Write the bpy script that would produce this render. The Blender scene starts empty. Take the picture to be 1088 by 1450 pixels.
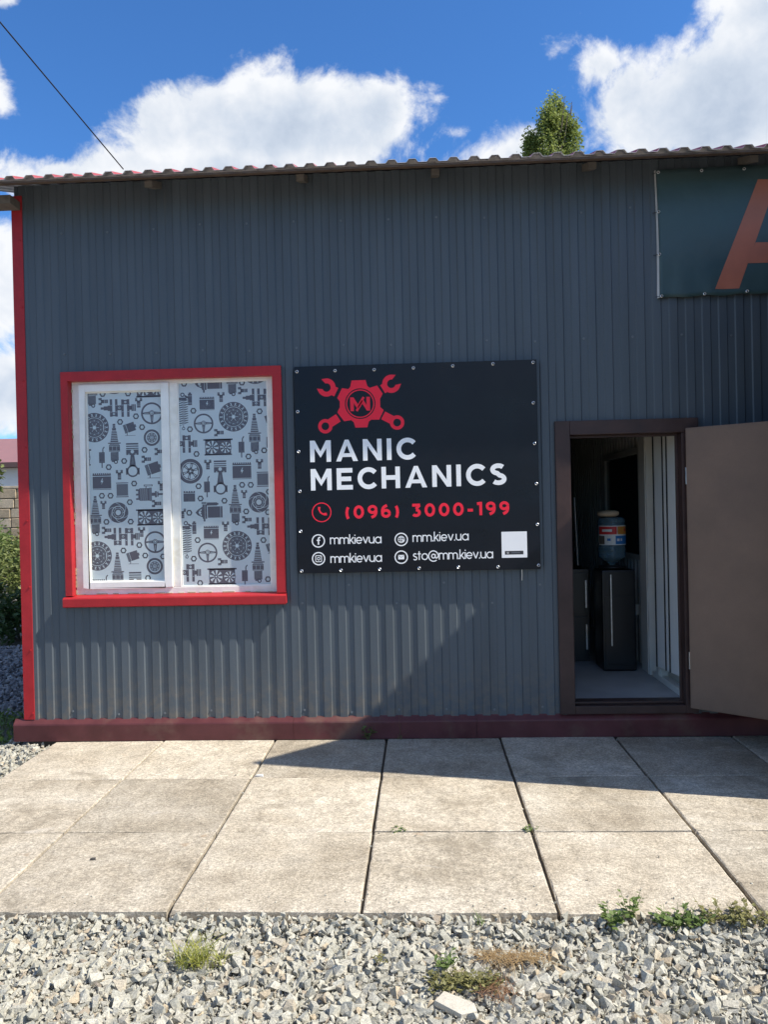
import bpy, bmesh, math, random
import numpy as np
from mathutils import Vector, Matrix, Euler

sc = bpy.context.scene
COL = sc.collection
rng = random.Random(7)
npr = np.random.default_rng(11)
R = math.radians

# ------------------------------------------------------------------ camera
F_PX, IW, IH = 1121.35, 1088.0, 1450.0
CAM = Vector((0.26188, -5.26883, 1.54562))
CR = ((0.998661, -0.046961, 0.02168), (0.046792, 0.998871, 0.008244), (-0.022043, -0.007219, 0.999731))
cd = bpy.data.cameras.new('camera')
cam = bpy.data.objects.new('camera', cd)
COL.objects.link(cam)
m = Matrix.Identity(4)
for r_ in range(3):
    m[r_][0] = CR[r_][0]; m[r_][1] = CR[r_][2]; m[r_][2] = -CR[r_][1]; m[r_][3] = CAM[r_]
cam.matrix_world = m
cd.sensor_fit = 'VERTICAL'; cd.sensor_height = 36.0; cd.sensor_width = 27.0
cd.lens = F_PX / IH * 36.0
cd.clip_start = 0.05; cd.clip_end = 3000
sc.camera = cam

# ------------------------------------------------------------------ sun + sky
SUN_EL = math.atan(1.105)
AZ = R(90 + 12.6)                      # clockwise from +Y
sun_dir = Vector((math.sin(AZ) * math.cos(SUN_EL), math.cos(AZ) * math.cos(SUN_EL), math.sin(SUN_EL)))
sd = bpy.data.lights.new('sun', 'SUN'); sd.energy = 4.5; sd.angle = R(0.53); sd.color = (1.0, 0.93, 0.82)
so = bpy.data.objects.new('sun', sd); COL.objects.link(so)
so.rotation_euler = sun_dir.to_track_quat('Z', 'Y').to_euler(); so.location = (8, -4, 12)

world = bpy.data.worlds.new('World'); sc.world = world; world.use_nodes = True
sc.view_settings.view_transform = 'Standard'; sc.view_settings.look = 'None'
sc.view_settings.exposure = 0.65; sc.view_settings.gamma = 1.0
sc.view_settings.use_curve_mapping = False


class NT:
    """small helper to build node trees"""
    def __init__(s, tree):
        s.t = tree; s.n = tree.nodes; s.l = tree.links
    def new(s, typ, **kw):
        nd = s.n.new(typ)
        for k, v in kw.items():
            setattr(nd, k, v)
        return nd
    def link(s, a, b):
        s.l.new(a, b)
    def put(s, sock, v):
        if hasattr(v, 'is_output') or isinstance(v, bpy.types.NodeSocket):
            s.l.new(v, sock)
        else:
            sock.default_value = v
    def math(s, op, a, b=None, c=None, clamp=False):
        nd = s.new('ShaderNodeMath', operation=op); nd.use_clamp = clamp
        s.put(nd.inputs[0], a)
        if b is not None: s.put(nd.inputs[1], b)
        if c is not None: s.put(nd.inputs[2], c)
        return nd.outputs[0]
    def noise(s, vec, scale, detail=4, rough=.55, dist=0., dim='3D'):
        nd = s.new('ShaderNodeTexNoise'); nd.noise_dimensions = dim
        if vec is not None: s.l.new(vec, nd.inputs['Vector'])
        nd.inputs['Scale'].default_value = scale; nd.inputs['Detail'].default_value = detail
        nd.inputs['Roughness'].default_value = rough; nd.inputs['Distortion'].default_value = dist
        return nd.outputs[0]
    def ramp(s, fac, stops, interp='LINEAR'):
        nd = s.new('ShaderNodeValToRGB'); nd.color_ramp.interpolation = interp
        e = nd.color_ramp.elements
        while len(e) < len(stops): e.new(0.5)
        for i, (p, c) in enumerate(stops):
            e[i].position = p
            e[i].color = (c, c, c, 1) if isinstance(c, (int, float)) else (*c, 1)
        s.l.new(fac, nd.inputs[0])
        return nd.outputs[0]
    def smooth(s, v, a, b):
        nd = s.new('ShaderNodeMapRange'); nd.interpolation_type = 'SMOOTHSTEP'
        s.put(nd.inputs[0], v); nd.inputs[1].default_value = a; nd.inputs[2].default_value = b
        return nd.outputs[0]
    def mix(s, fac, a, b, mode='MIX'):
        nd = s.new('ShaderNodeMix'); nd.data_type = 'RGBA'; nd.blend_type = mode
        s.put(nd.inputs[0], fac)
        for i, v in ((6, a), (7, b)):
            if isinstance(v, (tuple, list)): nd.inputs[i].default_value = (*v[:3], 1)
            else: s.l.new(v, nd.inputs[i])
        return nd.outputs[2]


def build_sky():
    N = NT(world.node_tree)
    N.n.clear()
    out = N.new('ShaderNodeOutputWorld'); bg = N.new('ShaderNodeBackground')
    bg.inputs['Strength'].default_value = 0.104
    sky = N.new('ShaderNodeTexSky'); sky.sky_type = 'NISHITA'; sky.sun_disc = False
    sky.sun_elevation = SUN_EL; sky.sun_rotation = AZ
    sky.air_density = 1.0; sky.dust_density = 0.25; sky.ozone_density = 3.0; sky.altitude = 150
    tc = N.new('ShaderNodeTexCoord'); vec = tc.outputs['Generated']
    sep = N.new('ShaderNodeSeparateXYZ'); N.link(vec, sep.inputs[0])
    x, y, z = sep.outputs
    az = N.math('MULTIPLY', N.math('ARCTAN2', x, y), 57.2958)
    el = N.math('MULTIPLY', N.math('ARCSINE', z), 57.2958)
    # cumulus banks round the horizon: azimuth, elevation, half width, half height (degrees), weight
    blobs = [(-9.0, 25.2, 8.6, 3.6, 1.0), (-2.6, 25.8, 2.8, 2.5, .88), (-16.5, 25.4, 6.0, 3.2, .95), (-12.5, 22.3, 12.0, 2.4, 1.0),
             (-24.8, 20.9, 4.2, 1.9, .9), (-29.0, 26.6, 2.1, 2.2, .85), (-28.4, 30.9, 2.6, 1.2, 1.0),
             (26.5, 29.0, 6.8, 6.0, 1.0), (23.0, 24.3, 9.0, 4.8, 1.0), (33, 33, 11, 7, 1.0), (16.5, 24.4, 5.0, 3.2, .9), (13.2, 28.0, 2.2, 1.8, .62), (7.5, 22.4, 4.6, 2.3, .88), (3.2, 25.0, 1.5, .6, .40),
             (10.5, 29.2, 2.0, 1.0, .48), (-29, 15.5, 7, 4.5, .85), (-30, 8, 12, 3.0, .9), (10, 13, 26, 6, 1.0), (-8, 8, 20, 5, .9)]
    rr = random.Random(3)
    for a in range(48, 330, 9):
        blobs.append(((a + rr.uniform(-5, 5) + 180) % 360 - 180, rr.uniform(9, 40), rr.uniform(7, 13), rr.uniform(3.5, 6.5), rr.uniform(.75, 1)))
    for a in range(0, 360, 30):
        blobs.append((a - 180 + rr.uniform(-9, 9), rr.uniform(46, 72), rr.uniform(12, 22), rr.uniform(5, 9), rr.uniform(.7, 1)))
    F = None
    for (a, e, w, h, k) in blobs:
        da = N.math('DIVIDE', N.math('WRAP', N.math('SUBTRACT', az, a), 180.0, -180.0), w) if abs(a) > 100 else N.math('DIVIDE', N.math('SUBTRACT', az, a), w)
        de = N.math('DIVIDE', N.math('SUBTRACT', el, e), h)
        rsq = N.math('MULTIPLY_ADD', da, da, N.math('MULTIPLY', de, de))
        v = N.math('MULTIPLY', N.math('POWER', 2.0, N.math('MULTIPLY', rsq, -1.0)), k)
        F = v if F is None else N.math('SMOOTH_MAX', F, v, 0.12)
    for (a, e, w, h, k) in ((-23.4, 28.6, 3.0, 2.2, .9), (16.0, 30.8, 1.8, 1.4, .5)):     # clear gaps between the banks
        da = N.math('DIVIDE', N.math('SUBTRACT', az, a), w); de = N.math('DIVIDE', N.math('SUBTRACT', el, e), h)
        v = N.math('MULTIPLY', N.math('POWER', 2.0, N.math('MULTIPLY', N.math('MULTIPLY_ADD', da, da, N.math('MULTIPLY', de, de)), -1.0)), k)
        F = N.math('SUBTRACT', F, v)
    n1 = N.noise(vec, 9.5, 9, .62, .45)
    n2 = N.noise(vec, 34.0, 7, .66, .3)
    F2 = N.math('ADD', F, N.math('MULTIPLY', N.math('SUBTRACT', n1, .5), 1.25))
    F2 = N.math('ADD', F2, N.math('MULTIPLY', N.math('SUBTRACT', n2, .5), .42))
    alpha = N.smooth(F2, .37, .66)
    # shade of the cloud: sunlit tops and rims, grey thick bases
    off = N.new('ShaderNodeVectorMath', operation='ADD'); N.link(vec, off.inputs[0]); off.inputs[1].default_value = (.025, -.01, .035)
    n1b = N.noise(off.outputs[0], 9.0, 4, .55, .15)
    relief = N.math('SUBTRACT', n1, n1b)
    thick = N.smooth(F2, .55, 1.25)
    lit = N.math('ADD', N.math('MULTIPLY', relief, 1.9), N.math('SUBTRACT', .92, N.math('MULTIPLY', thick, .62)), clamp=True)
    ccol = N.ramp(lit, [(.12, (2.95, 3.5, 4.35)), (.5, (4.15, 4.6, 5.25)), (.95, (6.0, 6.1, 6.25))])
    hz = N.smooth(el, 20.0, -1.0)
    skyc = N.mix(1.0, sky.outputs[0], (.43, .79, 1.17), 'MULTIPLY')
    col = N.mix(N.math('MULTIPLY', alpha, .97), skyc, ccol)
    N.link(col, bg.inputs[0]); N.link(bg.outputs[0], out.inputs[0])


build_sky()

# ------------------------------------------------------------------ geometry helpers
def ray(u, v):
    d = Vector(((u - 544) / F_PX, 1.0, -(v - 725) / F_PX))
    return Vector([sum(CR[i][k] * d[k] for k in range(3)) for i in range(3)])
def W(u, v, Y=0.0):
    """point of the plane y = Y measured off the photograph"""
    d = ray(u, v); t = (Y - CAM.y) / d.y
    return CAM + d * t
def G(u, v, Z=0.0):
    d = ray(u, v); t = (Z - CAM.z) / d.z
    return CAM + d * t


class MB:
    def __init__(s):
        s.v = []; s.f = []; s.m = []; s.smooth = False
    def face(s, pts, mi=0):
        b = len(s.v); s.v += [tuple(p) for p in pts]; s.f.append(tuple(range(b, b + len(pts)))); s.m.append(mi)
    def grid(s, faces, verts, mi=0):
        b = len(s.v); s.v += [tuple(p) for p in verts]
        for f in faces: s.f.append(tuple(b + i for i in f)); s.m.append(mi)
    def box(s, x0, x1, y0, y1, z0, z1, mi=0, M=None):
        vs = [(x0, y0, z0), (x1, y0, z0), (x1, y1, z0), (x0, y1, z0), (x0, y0, z1), (x1, y0, z1), (x1, y1, z1), (x0, y1, z1)]
        if M: vs = [tuple(M @ Vector(p)) for p in vs]
        s.grid([(0, 3, 2, 1), (4, 5, 6, 7), (0, 1, 5, 4), (1, 2, 6, 5), (2, 3, 7, 6), (3, 0, 4, 7)], vs, mi)
        return s
    def tube(s, pts, rad, n=8, mi=0, cap=True):
        pts = [Vector(p) for p in pts]
        rads = rad if isinstance(rad, (list, tuple)) else [rad] * len(pts)
        rings = []
        for i, p in enumerate(pts):
            t = (pts[min(i + 1, len(pts) - 1)] - pts[max(i - 1, 0)]).normalized()
            a = t.orthogonal().normalized() if i == 0 else (rings_a - t * rings_a.dot(t)).normalized()
            rings_a = a; b = t.cross(a)
            rings.append([p + (a * math.cos(2 * math.pi * k / n) + b * math.sin(2 * math.pi * k / n)) * rads[i] for k in range(n)])
        vs = [q for r in rings for q in r]; fs = []
        for i in range(len(pts) - 1):
            for k in range(n):
                fs.append((i * n + k, i * n + (k + 1) % n, (i + 1) * n + (k + 1) % n, (i + 1) * n + k))
        if cap:
            fs.append(tuple(range(n - 1, -1, -1))); fs.append(tuple((len(pts) - 1) * n + k for k in range(n)))
        s.grid(fs, vs, mi); return s
    def lathe(s, prof, cx, cy, n=24, mi=0):
        vs = []; fs = []
        for (r, z) in prof:
            for k in range(n):
                a = 2 * math.pi * k / n; vs.append((cx + r * math.cos(a), cy + r * math.sin(a), z))
        for i in range(len(prof) - 1):
            for k in range(n):
                fs.append((i * n + k, i * n + (k + 1) % n, (i + 1) * n + (k + 1) % n, (i + 1) * n + k))
        s.grid(fs, vs, mi); return s


def link(name, mb, mats, parent=None, origin=None, smooth=False, bevel=0, kind=None, seg=2):
    """one mesh object; its origin is its parent's place or its own base"""
    me = bpy.data.meshes.new(name)
    v = np.array(mb.v, float)
    if parent is not None: org = Vector(tuple(parent.get('_w', (0, 0, 0))))
    elif origin is not None: org = Vector(origin)
    else:
        lo, hi = v.min(0), v.max(0); org = Vector(((lo[0] + hi[0]) / 2, (lo[1] + hi[1]) / 2, lo[2]))
    v = v - np.array(org)
    me.from_pydata([tuple(p) for p in v], [], mb.f)
    for mt in (mats if isinstance(mats, (list, tuple)) else [mats]): me.materials.append(mt)
    me.polygons.foreach_set('material_index', mb.m)
    if smooth: me.polygons.foreach_set('use_smooth', [True] * len(me.polygons))
    me.update()
    o = bpy.data.objects.new(name, me); COL.objects.link(o)
    if parent is not None: o.parent = parent
    else: o.location = org
    if bevel:
        bm = bmesh.new(); bm.from_mesh(me)
        bmesh.ops.remove_doubles(bm, verts=bm.verts, dist=1e-5)
        es = [e for e in bm.edges if len(e.link_faces) == 2 and e.calc_face_angle(0) > .5]
        bmesh.ops.bevel(bm, geom=es, offset=bevel, segments=seg, profile=.6, affect='EDGES', clamp_overlap=True)
        bm.to_mesh(me); bm.free()
    if kind: o['kind'] = kind
    o['_w'] = tuple(org)
    return o
def empty(name, loc):
    o = bpy.data.objects.new(name, None); COL.objects.link(o); o.location = loc; o['_w'] = tuple(loc); o.empty_display_size = .2
    return o
def tag(o, label, cat, group=None, kind=None):
    o['label'] = label; o['category'] = cat
    if group: o['group'] = group
    if kind: o['kind'] = kind
    return o
def copy_of(o, loc=None, rot=None, scale=None, parent=None, name=None):
    c = o.copy(); COL.objects.link(c)
    if parent is not None: c.parent = parent
    if loc is not None: c.location = loc
    if rot is not None: c.rotation_euler = rot
    if scale is not None: c.scale = scale
    return c


# ------------------------------------------------------------------ materials
def pm(name, col, rough=.5, metal=0., var=.12, vs=5., bump=0., bs=60., spec=.5, fine=0., fs=220., tint=None, coat=0., detail=5):
    mt = bpy.data.materials.new(name); mt.use_nodes = True
    N = NT(mt.node_tree); b = N.n['Principled BSDF']
    tc = N.new('ShaderNodeTexCoord'); v = tc.outputs['Object']
    n = N.noise(v, vs, detail, .6)
    fac = N.ramp(n, [(.28, 1 - var), (.72, 1 + var)])
    c = N.mix(1.0, (*col, 1), fac, 'MULTIPLY')
    if tint:
        n3 = N.noise(v, vs * .45, 4, .6); c = N.mix(N.smooth(n3, .5, .72), c, tint)
    if fine:
        n2 = N.noise(v, fs, 3, .6); c = N.mix(1.0, c, N.ramp(n2, [(.3, 1 - fine), (.7, 1 + fine)]), 'MULTIPLY')
    N.link(c, b.inputs['Base Color'])
    N.link(N.ramp(n, [(.25, max(rough - .08, .02)), (.75, min(rough + .1, 1))]), b.inputs['Roughness'])
    b.inputs['Metallic'].default_value = metal; b.inputs['Specular IOR Level'].default_value = spec
    b.inputs['Coat Weight'].default_value = coat
    if bump:
        bp = N.new('ShaderNodeBump'); bp.inputs['Strength'].default_value = 1; bp.inputs['Distance'].default_value = bump
        N.link(N.noise(v, bs, 4, .6), bp.inputs['Height']); N.link(bp.outputs[0], b.inputs['Normal'])
    return mt


def wall_material():
    mt = bpy.data.materials.new('anthracite_paint'); mt.use_nodes = True
    N = NT(mt.node_tree); b = N.n['Principled BSDF']
    v = N.new('ShaderNodeTexCoord').outputs['Object']
    mp = N.new('ShaderNodeMapping'); N.link(v, mp.inputs[0]); mp.inputs['Scale'].default_value = (6, 6, .6)
    n = N.noise(mp.outputs[0], 1.0, 5, .6)
    c = N.mix(1.0, (.086, .104, .120), N.ramp(n, [(.3, .86), (.7, 1.12)]), 'MULTIPLY')
    n2 = N.noise(v, 260, 2, .6)
    c = N.mix(1.0, c, N.ramp(n2, [(.3, .9), (.7, 1.1)]), 'MULTIPLY')
    # rain-splashed dust near the plinth and dried runs
    sep = N.new('ShaderNodeSeparateXYZ'); N.link(v, sep.inputs[0])
    low = N.smooth(sep.outputs[2], .62, .12)
    dn = N.noise(v, 14, 5, .65)
    c = N.mix(N.math('MULTIPLY', low, N.smooth(dn, .35, .75)), c, (.15, .135, .115))
    mp2 = N.new('ShaderNodeMapping'); N.link(v, mp2.inputs[0]); mp2.inputs['Scale'].default_value = (26, 26, .35)
    c = N.mix(N.math('MULTIPLY', N.smooth(N.noise(mp2.outputs[0], 1, 3, .5), .6, .8), .12), c, (.2, .2, .2))
    N.link(c, b.inputs['Base Color'])
    N.link(N.ramp(n, [(.3, .34), (.7, .46)]), b.inputs['Roughness'])
    b.inputs['Specular IOR Level'].default_value = .32
    bp = N.new('ShaderNodeBump'); bp.inputs['Distance'].default_value = .0015; bp.inputs['Strength'].default_value = .6
    N.link(N.noise(v, 5, 2, .5), bp.inputs['Height']); N.link(bp.outputs[0], b.inputs['Normal'])
    return mt


def concrete_material():
    mt = bpy.data.materials.new('slab_concrete'); mt.use_nodes = True
    N = NT(mt.node_tree); b = N.n['Principled BSDF']
    tc = N.new('ShaderNodeTexCoord')
    oi = N.new('ShaderNodeObjectInfo')
    av = N.new('ShaderNodeVectorMath', operation='MULTIPLY_ADD')
    N.link(oi.outputs['Random'], av.inputs[0]); av.inputs[1].default_value = (37., 53., 11.); N.link(tc.outputs['Object'], av.inputs[2])
    v = av.outputs[0]
    big = N.noise(v, 2.2, 6, .62, .4)
    c = N.ramp(big, [(.30, (.37, .315, .235)), (.45, (.48, .42, .325)), (.60, (.56, .50, .40)), (.74, (.65, .595, .49))])
    # sand grain and exposed aggregate
    g1 = N.noise(v, 150, 3, .75); g2 = N.noise(v, 62, 5, .78)
    c = N.mix(1.0, c, N.ramp(g1, [(.36, .66), (.64, 1.26)]), 'MULTIPLY')
    c = N.mix(1.0, c, N.ramp(g2, [(.36, .64), (.64, 1.26)]), 'MULTIPLY')
    mid = N.noise(v, 13, 5, .65, .5)
    c = N.mix(1.0, c, N.ramp(mid, [(.3, .78), (.7, 1.16)]), 'MULTIPLY')
    vo = N.new('ShaderNodeTexVoronoi'); vo.inputs['Scale'].default_value = 120; N.link(v, vo.inputs['Vector'])
    c = N.mix(N.math('MULTIPLY', N.smooth(vo.outputs['Distance'], .22, .1), .35), c, (.17, .15, .13))
    # damp, dirty patches and pale scuffs
    st = N.noise(v, 1.7, 4, .6, 1.2); c = N.mix(N.math('MULTIPLY', N.smooth(st, .56, .70), .45), c, (.19, .16, .115))
    mp = N.new('ShaderNodeMapping'); N.link(v, mp.inputs[0]); mp.inputs['Scale'].default_value = (2.5, 9, 2); mp.inputs['Rotation'].default_value = (0, 0, .5)
    sc_ = N.noise(mp.outputs[0], 1.0, 6, .7, .8); c = N.mix(N.math('MULTIPLY', N.smooth(sc_, .58, .75), .5), c, (.62, .57, .50))
    rs = N.noise(v, 5.5, 3, .5); c = N.mix(N.math('MULTIPLY', N.smooth(rs, .70, .80), .45), c, (.36, .2, .09))
    hs = N.math('MULTIPLY_ADD', oi.outputs['Random'],   .24, .84)
    c = N.mix(1.0, c, hs, 'MULTIPLY')
    N.link(c, b.inputs['Base Color']); b.inputs['Roughness'].default_value = .9; b.inputs['Specular IOR Level'].default_value = .25
    bp = N.new('ShaderNodeBump'); bp.inputs['Distance'].default_value = .004; bp.inputs['Strength'].default_value = .8
    h = N.math('ADD', N.math('MULTIPLY', g1, .35), N.math('MULTIPLY', g2, .5)); h = N.math('ADD', h, N.math('MULTIPLY', mid, .5))
    N.link(h, bp.inputs['Height']); N.link(bp.outputs[0], b.inputs['Normal'])
    return mt


def stone_material(name, stops, gs=130):
    mt = bpy.data.materials.new(name); mt.use_nodes = True
    N = NT(mt.node_tree); b = N.n['Principled BSDF']
    v = N.new('ShaderNodeTexCoord').outputs['Object']; ge = N.new('ShaderNodeNewGeometry')
    c = N.ramp(ge.outputs['Random Per Island'], stops)
    g1 = N.noise(v, gs, 4, .7); g2 = N.noise(v, gs * 2.6, 2, .6)
    c = N.mix(1.0, c, N.ramp(g1, [(.3, .62), (.7, 1.30)]), 'MULTIPLY')
    c = N.mix(N.math('MULTIPLY', N.smooth(g2, .56, .66), .7), c, (.13, .13, .125))
    N.link(c, b.inputs['Base Color']); b.inputs['Roughness'].default_value = .85
    bp = N.new('ShaderNodeBump'); bp.inputs['Distance'].default_value = .003; N.link(g1, bp.inputs['Height']); N.link(bp.outputs[0], b.inputs['Normal'])
    return mt


def leaf_material(name, c0, c1, trans=.35, rough=.55):
    mt = bpy.data.materials.new(name); mt.use_nodes = True
    N = NT(mt.node_tree); b = N.n['Principled BSDF']
    ge = N.new('ShaderNodeNewGeometry'); v = N.new('ShaderNodeTexCoord').outputs['Object']
    f = N.math('ADD', N.math('MULTIPLY', ge.outputs['Random Per Island'], .6), N.math('MULTIPLY', N.noise(v, 1.6, 3), .4))
    c = N.ramp(f, [(.1, c0), (.9, c1)])
    N.link(c, b.inputs['Base Color']); b.inputs['Roughness'].default_value = rough
    tr = N.new('ShaderNodeBsdfTranslucent'); N.link(c, tr.inputs[0])
    ad = N.new('ShaderNodeMixShader'); ad.inputs[0].default_value = trans
    N.link(b.outputs[0], ad.inputs[1]); N.link(tr.outputs[0], ad.inputs[2])
    N.link(ad.outputs[0], N.n['Material Output'].inputs[0])
    return mt


M = {}
M['wall'] = wall_material()
M['slab'] = concrete_material()
M['red'] = pm('red_painted_metal', (.40, .022, .027), .42, var=.14, vs=8, bump=.0008, bs=9, spec=.3, fine=.06, fs=90)
M['red_roof'] = pm('red_roof_paint', (.34, .055, .06), .45, var=.12)
M['maroon'] = pm('maroon_painted_metal', (.105, .032, .034), .42, var=.22, vs=7, tint=(.14, .075, .06), bump=.001, bs=6, spec=.3)
M['roof_back'] = pm('roof_back_coat', (.72, .69, .70), .6, var=.15)
M['wood'] = pm('weathered_wood', (.12, .085, .065), .85, var=.3, vs=18)
M['rafter'] = pm('grey_rafter_wood', (.16, .14, .12), .85, var=.3, vs=18)
M['pvc'] = pm('white_window_plastic', (.88, .87, .81), .35, var=.07, vs=9, tint=(.82, .79, .70))
M['pvc_old'] = pm('stained_white_plastic', (.86, .84, .76), .45, var=.12, vs=12, tint=(.74, .69, .57))
M['film'] = pm('pale_blue_window_film', (.64, .72, .745), .13, var=.05, vs=2, spec=.6)
M['print_dark'] = pm('grey_film_print', (.10, .092, .11), .3, var=.06, spec=.55)
M['print_mid'] = pm('mid_grey_film_print', (.15, .16, .18), .3, var=.06, spec=.55)
M['print_light'] = pm('pale_film_print', (.52, .60, .62), .25, var=.04, spec=.55)
M['door'] = pm('brown_painted_steel', (.205, .136, .098), .45, var=.14, vs=3, bump=.002, bs=3.5, fine=.07, spec=.28)
M['door_frame'] = pm('dark_brown_painted_steel', (.058, .034, .030), .42, var=.25, vs=7, spec=.3)
M['steel'] = pm('bare_steel', (.6, .6, .6), .35, 1.0, var=.2, vs=30)
M['sign_black'] = pm('black_sign_vinyl', (.0055, .006, .010), .30, var=.12, vs=3, bump=.003, bs=3.2, spec=.32)
M['sign_white'] = pm('white_print', (.93, .93, .92), .38, var=.03, spec=.3)
M['sign_red'] = pm('red_print', (.95, .030, .060), .38, var=.05, spec=.2)
M['sign_grey'] = pm('dark_grey_print', (.03, .03, .035), .38, var=.03)
M['eyelet'] = pm('eyelet_metal', (.75, .76, .78), .3, 1.0, var=.1)
M['hole'] = pm('dark_hole', (.01, .01, .01), .8)
M['banner'] = pm('dark_green_banner_vinyl', (.045, .085, .09), .42, var=.15, vs=3, bump=.012, bs=2.4)
M['banner_a'] = pm('orange_red_print', (.48, .15, .085), .5, var=.12)
M['floor_in'] = pm('grey_linoleum', (.42, .43, .43), .5, var=.14, vs=6, fine=.06)
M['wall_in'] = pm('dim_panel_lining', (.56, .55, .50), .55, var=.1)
M['wall_dimmed'] = pm('shade_dimmed_lining', (.06, .062, .066), .6, var=.1)  # dimness of the unlit room put into the lining colour
M['cream'] = pm('cream_door_plastic', (.88, .85, .77), .4, var=.06)
M['blk'] = pm('black_appliance_plastic', (.012, .012, .014), .35, var=.1)
M['bottle'] = None
M['label_red'] = pm('red_bottle_label', (.62, .03, .03), .4)
M['label_blue'] = pm('blue_bottle_label', (.02, .17, .48), .4)
M['label_orange'] = pm('orange_bottle_label', (.62, .25, .04), .4)
M['label_white'] = pm('white_bottle_label', (.75, .75, .72), .4)
M['tan'] = pm('tan_plastic', (.62, .46, .30), .5)
M['ground'] = pm('dusty_ground', (.16, .145, .125), .95, var=.3, vs=3, fine=.3, fs=60, bump=.01, bs=30)
M['bed'] = pm('gravel_bed', (.34, .32, .28), .95, var=.3, vs=20, fine=.3, fs=120, bump=.01, bs=60)
M['sand'] = pm('joint_sand', (.11, .095, .075), .95, var=.3, vs=20, fine=.3, fs=300)
M['gravel'] = stone_material('crushed_granite', [(0, (.34, .33, .27)), (.25, (.42, .405, .335)), (.6, (.49, .47, .39)), (.85, (.44, .42, .35)), (.95, (.46, .38, .26)), (1, (.33, .28, .22))])
M['grass'] = leaf_material('grass_blade', (.07, .13, .02), (.17, .25, .05), .35)
M['straw'] = leaf_material('dry_grass', (.30, .19, .09), (.44, .32, .16), .25)
M['yellow_grass'] = leaf_material('yellowing_grass', (.22, .26, .04), (.42, .40, .10), .3)
M['weed'] = leaf_material('weed_leaf', (.09, .15, .035), (.22, .29, .09), .35)
M['moss'] = leaf_material('mossy_weed', (.14, .14, .045), (.28, .26, .10), .25)
M['rust_weed'] = leaf_material('reddish_weed', (.22, .11, .06), (.34, .20, .11), .25)
M['poplar'] = leaf_material('poplar_leaf', (.15, .20, .045), (.33, .38, .11), .5)
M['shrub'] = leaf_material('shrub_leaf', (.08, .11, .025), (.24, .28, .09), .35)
M['shade_shrub'] = leaf_material('shade_toned_leaf', (.035, .07, .015), (.10, .16, .045), .3)  # shrub leaves darkened in colour for the building's shade
M['bark'] = pm('bark', (.14, .11, .08), .9, var=.3, vs=12, bump=.02, bs=20)
M['cable'] = pm('black_cable', (.01, .01, .012), .6)


def make_translucent(mt, w):
    N = NT(mt.node_tree); b = N.n['Principled BSDF']; tr = N.new('ShaderNodeBsdfTranslucent'); tr.inputs[0].default_value = (.9, .9, .85, 1)
    mx = N.new('ShaderNodeMixShader'); mx.inputs[0].default_value = w
    N.link(b.outputs[0], mx.inputs[1]); N.link(tr.outputs[0], mx.inputs[2]); N.link(mx.outputs[0], N.n['Material Output'].inputs[0])
make_translucent(M['film'], .22)


def bottle_mat():
    mt = bpy.data.materials.new('blue_bottle_plastic'); mt.use_nodes = True
    N = NT(mt.node_tree); b = N.n['Principled BSDF']
    v = N.new('ShaderNodeTexCoord').outputs['Object']
    c = N.ramp(N.noise(v, 9, 3), [(.3, (.20, .36, .46)), (.7, (.30, .46, .55))])
    N.link(c, b.inputs['Base Color']); b.inputs['Roughness'].default_value = .1
    b.inputs['Transmission Weight'].default_value = .65; b.inputs['IOR'].default_value = 1.3
    return mt
M['bottle'] = bottle_mat()

# ------------------------------------------------------------------ ground
g = MB(); n_ = 40
g.face([(-400, -400, -.075), (400, -400, -.075), (400, 400, -.075), (-400, 400, -.075)])
link('ground', g, M['ground'], origin=(0, 0, -.075), kind='structure')
g = MB(); g.box(-4.6, 9, -5.2, -2.0, -.07, -.066)
link('gravel_bed', g, M['bed'], kind='structure')

# pavement: sand bed with slabs as its pieces
P = .75
pav = empty('pavement', (0, -1.145, -.06)); pav['kind'] = 'structure'
g = MB(); g.box(-2.24, 6.0, -2.255, .01, -.07, -.022)
link('sand_bed', g, M['sand'], pav)


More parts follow.
